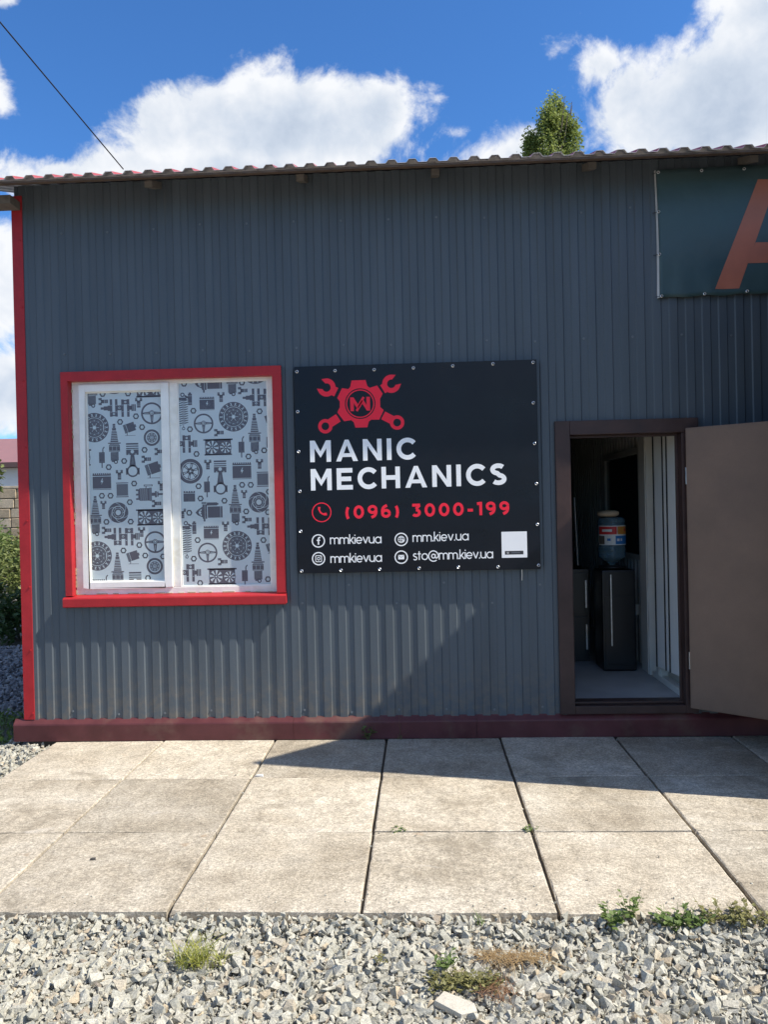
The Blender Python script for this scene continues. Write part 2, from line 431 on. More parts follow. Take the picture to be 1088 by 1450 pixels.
def slab(k, j):
    cx, cy = (k + .5) * P, -.02 - (j + .5) * P
    w = P - rng.uniform(.009, .013) - (.004 if k >= -1 else 0); d = P - rng.uniform(.004, .007)
    bm = bmesh.new()
    nx = ny = 14
    z0 = -.062
    top = {}
    for a in range(nx + 1):
        for b_ in range(ny + 1):
            x = -w / 2 + w * a / nx; y = -d / 2 + d * b_ / ny
            edge = min(a, nx - a, b_, ny - b_)
            chip = 0
            if edge == 0:
                chip = abs(rng.gauss(0, .0016)) + .0018
                if rng.random() < .04: chip += rng.uniform(.003, .008)
                if a in (0, nx) and b_ in (0, ny) and rng.random() < .3: chip += rng.uniform(.006, .018)
                x *= 1 - abs(rng.gauss(0, .0012)); y *= 1 - abs(rng.gauss(0, .0012))
            if edge == 1:
                x = x + (w / nx - .007) * (1 if a == nx - 1 else -1 if a == 1 else 0)
                y = y + (d / ny - .007) * (1 if b_ == ny - 1 else -1 if b_ == 1 else 0)
            top[a, b_] = bm.verts.new((x, y, -chip + rng.gauss(0, .0003)))
    for a in range(nx):
        for b_ in range(ny):
            bm.faces.new((top[a, b_], top[a + 1, b_], top[a + 1, b_ + 1], top[a, b_ + 1]))
    ring = [top[a, 0] for a in range(nx)] + [top[nx, b_] for b_ in range(ny)] + [top[a, ny] for a in range(nx, 0, -1)] + [top[0, b_] for b_ in range(ny, 0, -1)]
    low = [bm.verts.new((v.co.x, v.co.y, z0)) for v in ring]
    L = len(ring)
    for i in range(L):
        bm.faces.new((ring[i], low[i], low[(i + 1) % L], ring[(i + 1) % L]))
    me = bpy.data.meshes.new('paving_slab'); bm.to_mesh(me); bm.free()
    me.materials.append(M['slab'])
    o = bpy.data.objects.new('paving_slab', me); COL.objects.link(o); o.parent = pav
    o.location = Vector((cx + rng.gauss(0, .0015), cy + rng.gauss(0, .001), rng.gauss(0, .0012))) - Vector(pav.location)
    o.rotation_euler = (rng.gauss(0, .0025), rng.gauss(0, .002), rng.gauss(0, .0018))
    return o
for k in range(-3, 8):
    for j in range(3):
        slab(k, j)


# ------------------------------------------------------------------ crushed stone
def hulls(n, seed, npts=13):
    rr = np.random.default_rng(seed); res = []
    for i in range(n):
        c8 = np.array([(i, j, k) for i in (-1, 1) for j in (-1, 1) for k in (-1, 1)], float) * .78
        c8 = c8[rr.random(8) < .84]
        p = np.concatenate([c8 + rr.normal(0, .22, c8.shape), rr.normal(0, .6, (1, 3))])
        while len(p) < 6: p = np.concatenate([p, rr.normal(0, .7, (1, 3))])
        p *= np.array([1.15, rr.uniform(.6, .95), rr.uniform(.40, .75)])
        bm = bmesh.new()
        for q in p: bm.verts.new(q)
        r = bmesh.ops.convex_hull(bm, input=bm.verts)
        bmesh.ops.delete(bm, geom=[e for e in r['geom_interior'] if isinstance(e, bmesh.types.BMVert)], context='VERTS')
        bmesh.ops.triangulate(bm, faces=bm.faces)
        bm.verts.index_update()
        v = np.array([q.co[:] for q in bm.verts]); f = np.array([[q.index for q in fc.verts] for fc in bm.faces])
        bm.free(); res.append((v, f))
    return res
HULLS = hulls(40, 5, 10)


def stones(name, P_, S_, mat):
    """one mesh of many faceted stones; P_ centres (n,3), S_ half sizes (n,)"""
    V = []; Fc = []; base = 0
    n = len(P_)
    idx = npr.integers(0, len(HULLS), n)
    ax = npr.normal(size=(n, 4)); ax /= np.linalg.norm(ax, axis=1)[:, None]
    flat = npr.random(n) < .55
    ax[flat, 1:3] *= .35; ax /= np.linalg.norm(ax, axis=1)[:, None]
    w, x, y, z = ax.T
    RM = np.stack([1 - 2 * (y * y + z * z), 2 * (x * y - w * z), 2 * (x * z + w * y), 2 * (x * y + w * z), 1 - 2 * (x * x + z * z), 2 * (y * z - w * x),
                   2 * (x * z - w * y), 2 * (y * z + w * x), 1 - 2 * (x * x + y * y)], 1).reshape(n, 3, 3)
    for h in range(len(HULLS)):
        s = np.where(idx == h)[0]
        if not len(s): continue
        hv, hf = HULLS[h]
        vv = np.einsum('nij,kj->nki', RM[s], hv) * S_[s][:, None, None] + P_[s][:, None, :]
        ff = hf[None] + (base + np.arange(len(s)) * len(hv))[:, None, None]
        V.append(vv.reshape(-1, 3)); Fc.append(ff.reshape(-1, 3)); base += len(s) * len(hv)
    V = np.concatenate(V); Fc = np.concatenate(Fc)
    org = np.array([V[:, 0].mean(), V[:, 1].mean(), V[:, 2].min()]); V = V - org
    me = bpy.data.meshes.new(name)
    me.vertices.add(len(V)); me.vertices.foreach_set('co', V.ravel())
    me.loops.add(len(Fc) * 3); me.loops.foreach_set('vertex_index', Fc.ravel().astype(np.int32))
    me.polygons.add(len(Fc)); me.polygons.foreach_set('loop_start', np.arange(0, len(Fc) * 3, 3, dtype=np.int32))
    me.polygons.foreach_set('loop_total', np.full(len(Fc), 3, np.int32))
    me.update(calc_edges=True); me.validate(); me.shade_flat()
    me.materials.append(mat)
    o = bpy.data.objects.new(name, me); COL.objects.link(o); o.location = org; o['kind'] = 'stuff'
    return o


def scatter(x0, x1, y0, y1, step, zmean, zs, smin, smax, keep=None):
    nx = int((x1 - x0) / step); ny = int((y1 - y0) / step)
    gx, gy = np.meshgrid(np.arange(nx), np.arange(ny))
    x = x0 + (gx.ravel() + npr.random(nx * ny)) * step; y = y0 + (gy.ravel() + npr.random(nx * ny)) * step
    z = zmean + npr.normal(0, zs, nx * ny)
    s = smin + (smax - smin) * npr.random(nx * ny) ** 1.7
    p = np.stack([x, y, z], 1)
    if keep is not None:
        kk = keep(p); p, s = p[kk], s[kk]
    return p, s
A = [scatter(-3.6, 4.2, -4.6, -2.28, .0215, -.044, .004, .009, .018), scatter(-3.6, 4.2, -4.6, -2.285, .0245, -.034, .005, .010, .025)]
A.append(scatter(-3.6, 4.2, -2.40, -2.264, .021, -.019, .007, .009, .019))
PP = np.concatenate([a[0] for a in A]); SS = np.concatenate([a[1] for a in A])
B_ = scatter(-2.7, 3.3, -3.7, -2.28, .0125, -.036, .004, .0035, .0085); PP = np.concatenate([PP, B_[0]]); SS = np.concatenate([SS, B_[1]])
# gentle unevenness, dusty drifts
PP[:, 2] += .007 * np.sin(PP[:, 0] * 3.1 + 1) * np.sin(PP[:, 1] * 4.3)
tag(stones('gravel', PP, SS, M['gravel']), 'pale grey crushed granite gravel spread in front of the paving slabs', 'gravel', kind='stuff')
kl = lambda p: (p[:, 0] < -2.245) & (p[:, 0] > -2.62 - .28 * np.clip(-p[:, 1], -.1, 2)) & ~((p[:, 0] > -2.53) & (p[:, 1] > -.04))
A = [scatter(-3.4, -2.2, -2.3, .12, .024, -.034, .006, .011, .022, kl), scatter(-3.4, -2.2, -2.3, .12, .034, -.022, .006, .012, .022, kl)]
tag(stones('gravel', np.concatenate([a[0] for a in A]), np.concatenate([a[1] for a in A]), M['gravel']), 'strip of white gravel along the left end of the paving', 'gravel', kind='stuff')
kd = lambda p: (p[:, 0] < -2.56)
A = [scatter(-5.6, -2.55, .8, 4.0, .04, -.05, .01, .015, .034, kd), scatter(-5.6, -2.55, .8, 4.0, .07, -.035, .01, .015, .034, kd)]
tag(stones('gravel', np.concatenate([a[0] for a in A]), np.concatenate([a[1] for a in A]), stone_material('shade_toned_gravel', [(0, (.14, .14, .15)), (.6, (.26, .26, .27)), (1, (.40, .40, .39))], 60)),  # gravel carrying on, with the building's shade put into its colour
    'gravel toned dark for the building shade, lying beside the left end wall', 'gravel', kind='stuff')

# ------------------------------------------------------------------ the workshop building
bld = empty('workshop_building', (2.75, 0, 0))
tag(bld, 'low grey ribbed metal workshop with red corner trim and corrugated roof', 'workshop')
XL, XR, DEP, ZT = -2.455, 8.0, 6.0, 3.770
WIN = (-2.118, -.700, .962, 2.455)          # opening
DOOR = (1.195, 2.015, .13, 2.03)
GATE = (3.36, 6.56, .10, 3.33)
ZB = .135


def rib_profile(x0, x1, ph=.058, pitch=.1057, h=.0075):
    """breakpoints (x, y) of the ribbed sheet, outside face looks to -y"""
    k0 = int(math.floor((x0 - ph) / pitch)) - 1
    pts = []
    k = k0
    while True:
        xr = ph + k * pitch                         # right edge of the raised face
        seq = [(xr - .0475, -h), (xr, -h), (xr + .0075, 0), (xr + pitch - .0475 - .0075, 0)]
        pts += seq
        k += 1
        if xr > x1 + pitch: break
    def yat(x):
        for (a, b), (c, d) in zip(pts, pts[1:]):
            if a <= x <= c: return b + (d - b) * (x - a) / (c - a)
        return 0
    inside = [(x, y) for x, y in pts if x0 + 1e-4 < x < x1 - 1e-4]
    return [(x0, yat(x0))] + inside + [(x1, yat(x1))], yat


def wall_sheet(x0, x1, name='wall_sheet', Y=0.0, z0=ZB, z1=ZT, holes=(WIN, DOOR, GATE), mat='wall', dz=0):
    prof, yat = rib_profile(x0, x1)
    cuts = sorted({c for hl in holes for c in hl[:2] if x0 < c < x1})
    xs = sorted({round(x, 5) for x, _ in prof} | {round(c, 5) for c in cuts})
    mb = MB()
    for a, b in zip(xs, xs[1:]):
        mid = (a + b) / 2; zz = [(z0, z1)]
        for hl in holes:
            if hl[0] < mid < hl[1]:
                nz = []
                for (p, q) in zz:
                    if hl[3] <= p or hl[2] >= q: nz.append((p, q)); continue
                    if hl[2] > p: nz.append((p, hl[2]))
                    if hl[3] < q: nz.append((hl[3], q))
                zz = nz
        for p, q in zz:
            ya, yb = Y + yat(a), Y + yat(b)
            mb.face([(a, ya, p), (b, yb, p), (b, yb, q), (a, ya, q)])
            mb.face([(b, yb + .0015, p), (a, ya + .0015, p), (a, ya + .0015, q), (b, yb + .0015, q)])
    return link(name, mb, M[mat], bld)
x = XL; i = 0
while x < XR - .01:
    x1 = min(x + 1.057 + .012, XR)
    wall_sheet(x, x1, Y=-.0009 * (i % 2))
    x += 1.057; i += 1
# screws in the recesses near the foot and half way
sm = MB()
for k in range(-22, 60):
    xx = .058 + k * .1057 + .028
    if k % 3 == 0 and XL + .1 < xx < XR - .1:
        for zz in (.185, 1.02 if k % 6 else .9, 2.62, 3.45):
            if any(h[0] - .1 < xx < h[1] + .1 and h[2] - .12 < zz < h[3] + .12 for h in (WIN, DOOR, GATE)): continue
            z_ = zz + rng.uniform(-.015, .015)
            sm.tube([(xx, -.001, z_), (xx, -.0035, z_)], .0085, 8); sm.tube([(xx, -.0035, z_), (xx, -.0085, z_)], .0048, 6)
link('screw_heads', sm, pm('screw_paint', (.14, .155, .17), .4), bld, kind='stuff')
# end and back walls
for name, bx_ in (('end_wall', (XL, XL + .012, .0, DEP, -.06, 3.64)), ('end_wall', (XR - .012, XR, .0, DEP, -.06, 3.64)), ('back_wall', (XL + .013, XR - .013, DEP - .012, DEP, -.06, 5.72))):
    link(name, MB().box(*bx_), M['wall'], bld)
# gables under the slope
for gx in (XL, XR - .012):
    mb = MB(); v = [(gx, 0.002, 3.642), (gx, DEP, 3.642), (gx, DEP, 5.64)]
    v2 = [(gx + .012, p[1], p[2]) for p in v]
    mb.face(v[::-1]); mb.face(v2); mb.face([v[0], v2[0], v2[2], v[2]])
    link('gable_wall', mb, M['wall'], bld)
# corner trim: folded red angle
mb = MB(); mb.box(-2.470, -2.397, -.0135, -.011, .148, 3.70); mb.box(-2.470, -2.467, -.011, .075, .148, 3.70); mb.box(-2.3995, -2.397, -.011, -.004, .148, 3.70)
ct = link('corner_trim', mb, M['red'], bld)
mb = MB()
for zz in (.19, .62, 1.05, 1.5, 2.0, 2.45, 2.95, 3.4):
    xx = -2.41 + rng.uniform(-.006, .004); mb.tube([(xx, -.0135, zz), (xx, -.017, zz)], .007, 8); mb.tube([(xx, -.017, zz), (xx, -.020, zz)], .004, 6)
link('trim_screws', mb, M['red'], bld, kind='stuff')
# plinth flashing: sloped top and vertical face, in lengths of 2 m
px = -2.535; ends = [-2.535, -.62, .60, 2.6, 3.36]
for a, b in zip(ends, ends[1:]):
    mb = MB(); y0 = -.033
    pr = [(-.002, .152), (-.006, .146), (y0, .121), (y0 - .003, .112), (y0, .004)]
    pr = [(y, z) for y, z in pr]
    for (ya, za), (yb, zb) in zip(pr, pr[1:]):
        mb.face([(a, ya, za), (a, yb, zb), (b - .002, yb, zb), (b - .002, ya, za)])
        mb.face([(b - .002, ya + .002, za - .002), (b - .002, yb + .002, zb), (a, yb + .002, zb), (a, ya + .002, za - .002)])
    if a == ends[0]:
        mb.face([(a, -.002, .004), (a, y0, .004), (a, y0, .121), (a, -.002, .152)][::-1])
        mb.box(a, a + .002, -.001, .1, .0, .13)
    link('plinth_flashing', mb, M['maroon'], bld)
mb = MB(); mb.box(XL + .01, XR, .005, .16, -.06, .128)
link('plinth', mb, M['sand'], bld)
mb = MB(); mb.box(6.56, 8.0, -.03, .004, -.05, .13); link('plinth_flashing', mb, M['maroon'], bld)

# ---- roof: corrugated sheets sloping up to the back, rafters and eave boards
SL = math.tan(R(18.6)); EY, EZ = -.40, 3.648


def roof_sheet(k0, k1, lift=0.):
    pitch = .1265; mb = MB(); pts = []
    for k in range(k0, k1 + 1):
        c = k * pitch
        pts += [(c - .037, 0), (c - .020, .021), (c + .020, .021), (c + .037, 0)]
    yb = DEP + .25
    for (xa, za), (xb, zb) in zip(pts, pts[1:]):
        z0a, z0b = EZ + za + lift, EZ + zb + lift; dz = SL * (yb - EY)
        t = .0016
        mb.face([(xa, EY, z0a + t), (xb, EY, z0b + t), (xb, yb, z0b + dz + t), (xa, yb, z0a + dz + t)], 0)
        mb.face([(xb, EY, z0b), (xa, EY, z0a), (xa, yb, z0a + dz), (xb, yb, z0b + dz)], 1)
        mb.face([(xa, EY, z0a), (xb, EY, z0b), (xb, EY, z0b + t), (xa, EY, z0a + t)], 1)
    return link('roof_sheet', mb, [M['red_roof'], M['roof_back']], bld)
for i, k in enumerate(range(-22, 64, 9)): roof_sheet(k, k + 9, .0022 * (i % 2))
zr = lambda y: EZ + SL * (y - EY)


def rafter(xc, y0=-.20, w=.05, h=.045, parent=bld):
    mb = MB(); y1 = DEP - .02
    top0, top1 = zr(y0) - .026, zr(y1) - .026
    vs = [(xc - w / 2, y0, top0 - h), (xc + w / 2, y0, top0 - h), (xc + w / 2, y1, top1 - h), (xc - w / 2, y1, top1 - h), (xc - w / 2, y0, top0), (xc + w / 2, y0, top0), (xc + w / 2, y1, top1), (xc - w / 2, y1, top1)]
    mb.grid([(0, 3, 2, 1), (4, 5, 6, 7), (0, 1, 5, 4), (1, 2, 6, 5), (2, 3, 7, 6), (3, 0, 4, 7)], vs)
    return link('rafter', mb, M['rafter'], parent)
for xc in (-1.46, -.47, .40, 1.39, 2.39, 3.4, 4.4, 5.4, 6.4, 7.4): rafter(xc)
# batten under the eave edge, eave soffit board, verge board at the left end
mb = MB(); mb.box(-2.78, 8.2, -.375, -.340, EZ - .013, EZ - .001); link('eave_batten', mb, M['wood'], bld)
mb = MB(); mb.box(-2.95, -2.405, -.15, -.02, 3.600, 3.655); link('purlin', mb, M['rafter'], bld)

# ---- window
zc = .05
mb = MB()
Yt = -.030
ox0, ox1, oz0, oz1 = -2.153, -.651, .985, 2.498
def casing(mb, x0, x1, z0, z1):
    mb.box(x0, x1, Yt, Yt + .003, z0, z1)
wnd = link('window_opening_trim', MB().box(-2.105 - .003, -2.105, Yt + .003, .045, .985, 2.436), M['red'], bld)
wnd.name = 'window'; wnd.data.name = 'window'
for (a, b, c, d) in ((ox0, -2.105, .985, 2.436), (-.713, ox1, .985, 2.436), (ox0, ox1, 2.436, 2.498)):
    mb = MB(); mb.box(a, b, Yt, Yt + .003, c, d)
    if c > 2: mb.box(a, b, Yt + .003, -.001, d - .003, d); mb.box(-2.105, -.713, Yt + .003, .045, c, c + .003)
    elif a < -2: mb.box(a, a + .003, Yt + .003, -.001, c, d)
    else: mb.box(b - .003, b, Yt + .003, -.001, c, d); mb.box(a, a + .003, Yt + .003, .045, c, d)
    link('casing', mb, M['red'], wnd, bevel=.0008, seg=1)
wnd['_w'] = tuple(bld['_w'])
for o in list(wnd.children): o.matrix_parent_inverse = Matrix.Identity(4)
# sill: folded red tray with drip
mb = MB(); pr = [(.048, .990), (-.050, .974), (-.056, .966), (-.056, .914), (-.048, .910)]
for (ya, za), (yb, zb) in zip(pr, pr[1:]):
    mb.face([(-2.162, ya, za), (-2.162, yb, zb), (-.648, yb, zb), (-.648, ya, za)])
    mb.face([(-.648, ya + .001, za - .002), (-.648, yb + .002, zb - .001), (-2.162, yb + .002, zb - .001), (-2.162, ya + .001, za - .002)])
for sx in (-2.162, -.648):
    mb.face([(sx, -.056, .916), (sx, -.056, .966), (sx, -.001, .981), (sx, -.001, .916)])
link('sill', mb, M['red'], wnd)
FY = .030
# ragged mounting foam in the gap between trim and frame
mb = MB(); zq = .99
while zq < 2.42:
    l = rng.uniform(.012, .05); w0 = rng.uniform(.0, .007)
    if w0 > .0025: mb.box(-2.1045, -2.1025 + w0, FY - .004 - w0 * .5, FY - .0005, zq, zq + l)
    zq += l + rng.uniform(.0, .03)
xq = -2.095
while xq < -.73:
    l = rng.uniform(.02, .09); mb.box(xq, xq + l, FY - .006, FY - .0005, .9865, .990 + rng.uniform(0, .006)); xq += l + rng.uniform(.01, .08)
link('mounting_foam', mb, pm('beige_foam', (.50, .40, .26), .9, var=.3, vs=40), wnd, kind='stuff')
mb = MB()
# fixed outer frame
fx0, fx1, fz0, fz1 = -2.103, -.714, .986, 2.446
mb.box(fx0, fx0 + .050, FY, FY + .06, fz0, fz1); mb.box(fx1 - .043, fx1, FY, FY + .06, fz0, fz1)
mb.box(fx0 + .050, fx1 - .043, FY, FY + .06, fz1 - .029, fz1); mb.box(fx0 + .050, fx1 - .043, FY, FY + .06, fz0, fz0 + .043)
mb.box(-1.4295, -1.375, FY + .001, FY + .06, fz0 + .043, fz1 - .029)
link('window_frame', mb, M['pvc_old'], wnd, bevel=.003)
mb = MB(); s0, s1, t0, t1 = -2.052, -1.430, 1.030, 2.416
mb.box(s0, s0 + .046, FY - .014, FY + .04, t0, t1); mb.box(s1 - .052, s1, FY - .014, FY + .04, t0, t1)
mb.box(s0 + .046, s1 - .052, FY - .014, FY + .04, t1 - .050, t1); mb.box(s0 + .046, s1 - .052, FY - .014, FY + .04, t0, t0 + .043)
link('sash', mb, M['pvc'], wnd, bevel=.004)
PL = (s0 + .046, s1 - .052, t0 + .043, t1 - .050)
PR = (-1.375, fx1 - .043, fz0 + .043, fz1 - .029)
PY = FY + .012
# thin bead round the panes
for (a, b, c, d), nm in ((PL, 'glazing_bead'), (PR, 'glazing_bead')):
    mb = MB(); e = .008
    mb.box(a, a + e, PY - .008, PY + .002, c, d); mb.box(b - e, b, PY - .008, PY + .002, c, d); mb.box(a + e, b - e, PY - .008, PY + .002, c, c + e); mb.box(a + e, b - e, PY - .008, PY + .002, d - e, d)
    link(nm, mb, M['pvc'], wnd, bevel=.002)
mb = MB(); mb.box(PL[0] - .01, PL[1] + .01, PY, PY + .02, PL[2] - .01, PL[3] + .01); link('window_pane', mb, M['film'], wnd)
mb = MB(); mb.box(PR[0] - .01, PR[1] + .01, PY, PY + .02, PR[2] - .01, PR[3] + .01); link('window_pane', mb, M['film'], wnd)


# ---- flat print: polygons on a plane y = const
class Flat:
    def __init__(s): s.p = []
    def poly(s, pts, mi=0, lay=0): s.p.append(([(float(a), float(b)) for a, b in pts], mi, lay))
    def rect(s, x0, x1, y0, y1, mi=0, lay=0): s.poly([(x0, y0), (x1, y0), (x1, y1), (x0, y1)], mi, lay)
    def disc(s, cx, cy, r, mi=0, lay=0, n=28): s.poly([(cx + r * math.cos(2 * math.pi * k / n), cy + r * math.sin(2 * math.pi * k / n)) for k in range(n)], mi, lay)
    def ring(s, cx, cy, r0, r1, mi=0, lay=0, n=32, a0=0., a1=2 * math.pi):
        for k in range(n):
            a = a0 + (a1 - a0) * k / n; b = a0 + (a1 - a0) * (k + 1) / n
            s.poly([(cx + r0 * math.cos(a), cy + r0 * math.sin(a)), (cx + r1 * math.cos(a), cy + r1 * math.sin(a)), (cx + r1 * math.cos(b), cy + r1 * math.sin(b)), (cx + r0 * math.cos(b), cy + r0 * math.sin(b))], mi, lay)
    def line(s, pts, w, mi=0, lay=0):
        for (ax, ay), (bx, by) in zip(pts, pts[1:]):
            d = math.hypot(bx - ax, by - ay) or 1; nx, ny = -(by - ay) / d * w / 2, (bx - ax) / d * w / 2
            s.poly([(ax - nx, ay - ny), (bx - nx, by - ny), (bx + nx, by + ny), (ax + nx, ay + ny)], mi, lay)
    def add(s, o, cx=0, cy=0, rot=0., sc=1.):
        c, n = math.cos(rot) * sc, math.sin(rot) * sc
        for pts, mi, lay in o.p:
            s.p.append(([(cx + c * a - n * b, cy + n * a + c * b) for a, b in pts], mi, lay))
    def build(s, name, mats, parent, Y, gap=.00025, clip=None):
        mb = MB()
        for pts, mi, lay in s.p:
            if clip:
                for axis, val, sgn in ((0, clip[0], 1), (0, clip[1], -1), (1, clip[2], 1), (1, clip[3], -1)):
                    out = []
                    for i in range(len(pts)):
                        a, b = pts[i - 1], pts[i]
                        da, db = (a[axis] - val) * sgn, (b[axis] - val) * sgn
                        if (da >= 0) != (db >= 0):
                            t = da / (da - db); out.append((a[0] + (b[0] - a[0]) * t, a[1] + (b[1] - a[1]) * t))
                        if db >= 0: out.append(b)
                    pts = out
                    if len(pts) < 3: break
                if len(pts) < 3: continue
            ar = sum(pts[i - 1][0] * pts[i][1] - pts[i][0] * pts[i - 1][1] for i in range(len(pts)))
            if abs(ar) < 1e-9: continue
            if ar < 0: pts = pts[::-1]
            mb.face([(a, Y - gap * (1 + lay), b) for a, b in pts], mi)
        return link(name, mb, mats, parent)


D, Lt, Md = 0, 1, 2
def m_nut():
    f = Flat(); f.ring(0, 0, 8, 14.5, D, 0, 6); f.disc(0, 0, 7.6, Lt, 1, 16); f.ring(0, 0, 7.8, 10, D, 0, 16); return f
def m_bolt():
    f = Flat(); f.rect(-16, 16, 6, 20); f.disc(0, 15, 6.5, Lt, 1, 12); f.rect(-8, 8, -22, 9); f.rect(-8, 8, -7, -5.6, Lt, 1); f.rect(-8, 8, -14, -12.8, Lt, 1); f.rect(-16, -7, 15, 21, Md, 1); f.rect(7, 16, 15, 21, Md, 1); return f
def m_plug():
    f = Flat(); f.rect(-6, 6, 74, 92); f.rect(-9, 9, 62, 73); f.rect(-6, 6, 82, 83.5, Lt, 1)
    f.poly([(-11, 60), (11, 60), (18, 10), (-18, 10)])
    for k in range(6): f.rect(-16, 16, 17 + k * 7.5, 19 + k * 7.5, Lt, 1)
    f.rect(-29, 29, 3, 8); f.rect(-22, 22, -1.5, 2); f.rect(-25, 25, -32, -3); f.rect(-24, 24, -9, -7.6, Lt, 1); f.rect(-24, 24, -29, -27.6, Lt, 1); f.rect(-10, -8.6, -27, -9, Lt, 1); f.rect(9, 10.4, -27, -9, Lt, 1)
    f.rect(-18, 18, -72, -34, Md)
    for k in range(6): f.line([(-18, -70 + k * 6), (18, -64 + k * 6)], 2.6, D, 1)
    f.rect(-14, -2, -78, -72); f.ring(5, -78, 4.5, 9.5, D, 0, 14); return f
def m_clutch():
    f = Flat(); f.ring(0, 0, 44, 66, D, 0, 40)
    for k in range(18):
        g_ = Flat(); g_.line([(48, -4), (62, 3)], 2.4, Lt, 1); g_.line([(48, 4), (62, -3)], 2.0, Lt, 1); g_.disc(55, 0, 2.2, Lt, 2, 8); f.add(g_, rot=k * math.pi / 9)
    f.disc(0, 0, 43, Md, 0, 40); f.ring(0, 0, 37, 42, D, 1, 36); f.ring(0, 0, 42.6, 44.6, Lt, 2, 40)
    for k in range(10): a = k * .6283; f.disc(34 * math.cos(a), 34 * math.sin(a), 3.4, D, 2, 10); f.disc(30 * math.cos(a + .3), 30 * math.sin(a + .3), 2, Lt, 2, 8)
    f.ring(0, 0, 22, 27, D, 1, 30); f.ring(0, 0, 12, 20, D, 1, 24); f.disc(0, 0, 8, Lt, 1, 16)
    for k in range(6): a = k * 1.047; f.line([(10 * math.cos(a), 10 * math.sin(a)), (21 * math.cos(a), 21 * math.sin(a))], 2, Lt, 2)
    for k in (0, 3.14159): f.line([(41 * math.cos(k), -12), (41 * math.cos(k), 12)], 2, Lt, 3)
    return f
def m_steer():
    f = Flat(); f.ring(0, 0, 41, 49, D, 0, 44)
    for s in (-1, 1):
        f.poly([(s * 41, -3), (s * 41, 4), (s * 10, 8), (s * 10, -5)]); f.line([(s * 14, 1), (s * 34, .5)], 1.6, Lt, 1)
    f.poly([(-8, -6), (8, -6), (4, -41), (-4, -41)]); f.line([(0, -14), (0, -34)], 1.8, Lt, 1)
    f.disc(0, 2, 12, D, 1, 20); f.ring(0, 2, 7, 9, Lt, 2, 18); f.disc(0, 2, 4, Lt, 2, 12); return f
def m_wheel(big=True):
    f = Flat(); f.ring(0, 0, 41, 55, D, 0, 44)
    if big:
        f.ring(0, 0, 35, 38.5, D, 0, 40)
        for k in range(6):
            a = k * 1.047 + .3
            g_ = Flat(); g_.poly([(8, -3), (8, 3), (36, 6.5), (36, -6.5)]); f.add(g_, rot=a)
            g_ = Flat(); g_.poly([(18, -1.2), (18, 1.2), (32, 2.8), (32, -2.8)], Lt, 1); f.add(g_, rot=a)
        f.disc(0, 0, 14, D, 0, 20); f.disc(0, 0, 5, Lt, 1, 12)
        for k in range(5): a = k * 1.2566; f.disc(9.5 * math.cos(a), 9.5 * math.sin(a), 1.8, Lt, 1, 8)
    else:
        f.disc(0, 0, 38, Md, 0, 36); f.ring(0, 0, 34, 40.5, Lt, 1, 36)
        for k in range(8): a = k * .7854; f.ring(25 * math.cos(a), 25 * math.sin(a), 0, 5, Lt, 1, 10)
        for k in range(8): a = k * .7854; f.disc(25 * math.cos(a), 25 * math.sin(a), 2.6, D, 2, 8)
        f.disc(0, 0, 12, Lt, 1, 16); f.ring(0, 0, 5, 9, D, 2, 16)
    return f
def m_fans():
    f = Flat(); f.rect(-58, 58, -34, 34); f.rect(-66, 66, 29, 36); f.rect(-62, 62, -37, -31)
    for cx, cy, r in ((-27, -1, 31), (34, -3, 27)):
        f.disc(cx, cy, r, Lt, 1, 32)
        for k in range(8):
            g_ = Flat(); g_.poly([(7, -1.5), (7, 2), (r - 3, 7), (r - 3, -4)], D, 2); f.add(g_, cx, cy, k * .7854 + .2)
        f.disc(cx, cy, 7.5, D, 3, 14); f.disc(cx, cy, 3.6, Lt, 4, 10); f.ring(cx, cy, r - 2, r, D, 3, 30)
    return f
def m_piston():
    f = Flat(); f.rect(-28, 28, 68, 75); f.rect(-28, 28, 58, 64, Md); f.rect(-28, 28, 49, 54); f.rect(-28, 28, 22, 46); f.disc(0, 37, 8, Lt, 1, 16); f.rect(-18, -14, 22, 28, Lt, 1); f.rect(14, 18, 22, 28, Lt, 1)
    f.poly([(-8, 22), (8, 22), (15, -28), (-15, -28)]); f.poly([(-2.5, 12), (2.5, 12), (5, -18), (-5, -18)], Md, 1)
    f.ring(0, -50, 20, 27, D, 0, 30); f.disc(0, -50, 19.5, Lt, 1, 28); f.rect(-31, -24, -66, -36); f.rect(24, 31, -66, -36); return f
def m_batt(s=1.):
    f = Flat(); f.rect(-42, 42, -32, 22); f.rect(-42, 42, 25, 31)
    for k in range(9): f.rect(-41 + k * 9.4, -35 + k * 9.4, 31, 37)
    f.rect(-42, 42, -37, -34.5); f.poly([(2, 14), (-6, -3), (0, -3), (-3, -15), (7, 3), (1, 3), (5, 14)], Lt, 1); return f
def m_batt2():
    f = Flat(); f.rect(-26, 26, -24, 12); f.rect(-26, 26, 14, 17)
    for k in range(5): f.rect(-25 + k * 11, -18 + k * 11, 17, 23)
    for k in range(5): f.rect(-24, 24, -20 + k * 6, -19 + k * 6, Md, 1)
    return f
def m_muff():
    f = Flat(); f.rect(-13, 13, -26, 22); f.rect(-13, 13, 16, 17.5, Md, 1); f.rect(-13, 13, -21, -19.5, Md, 1); f.line([(5, 22), (5, 36), (12, 46)], 5); f.rect(-3, 3, -48, -26, Md); return f
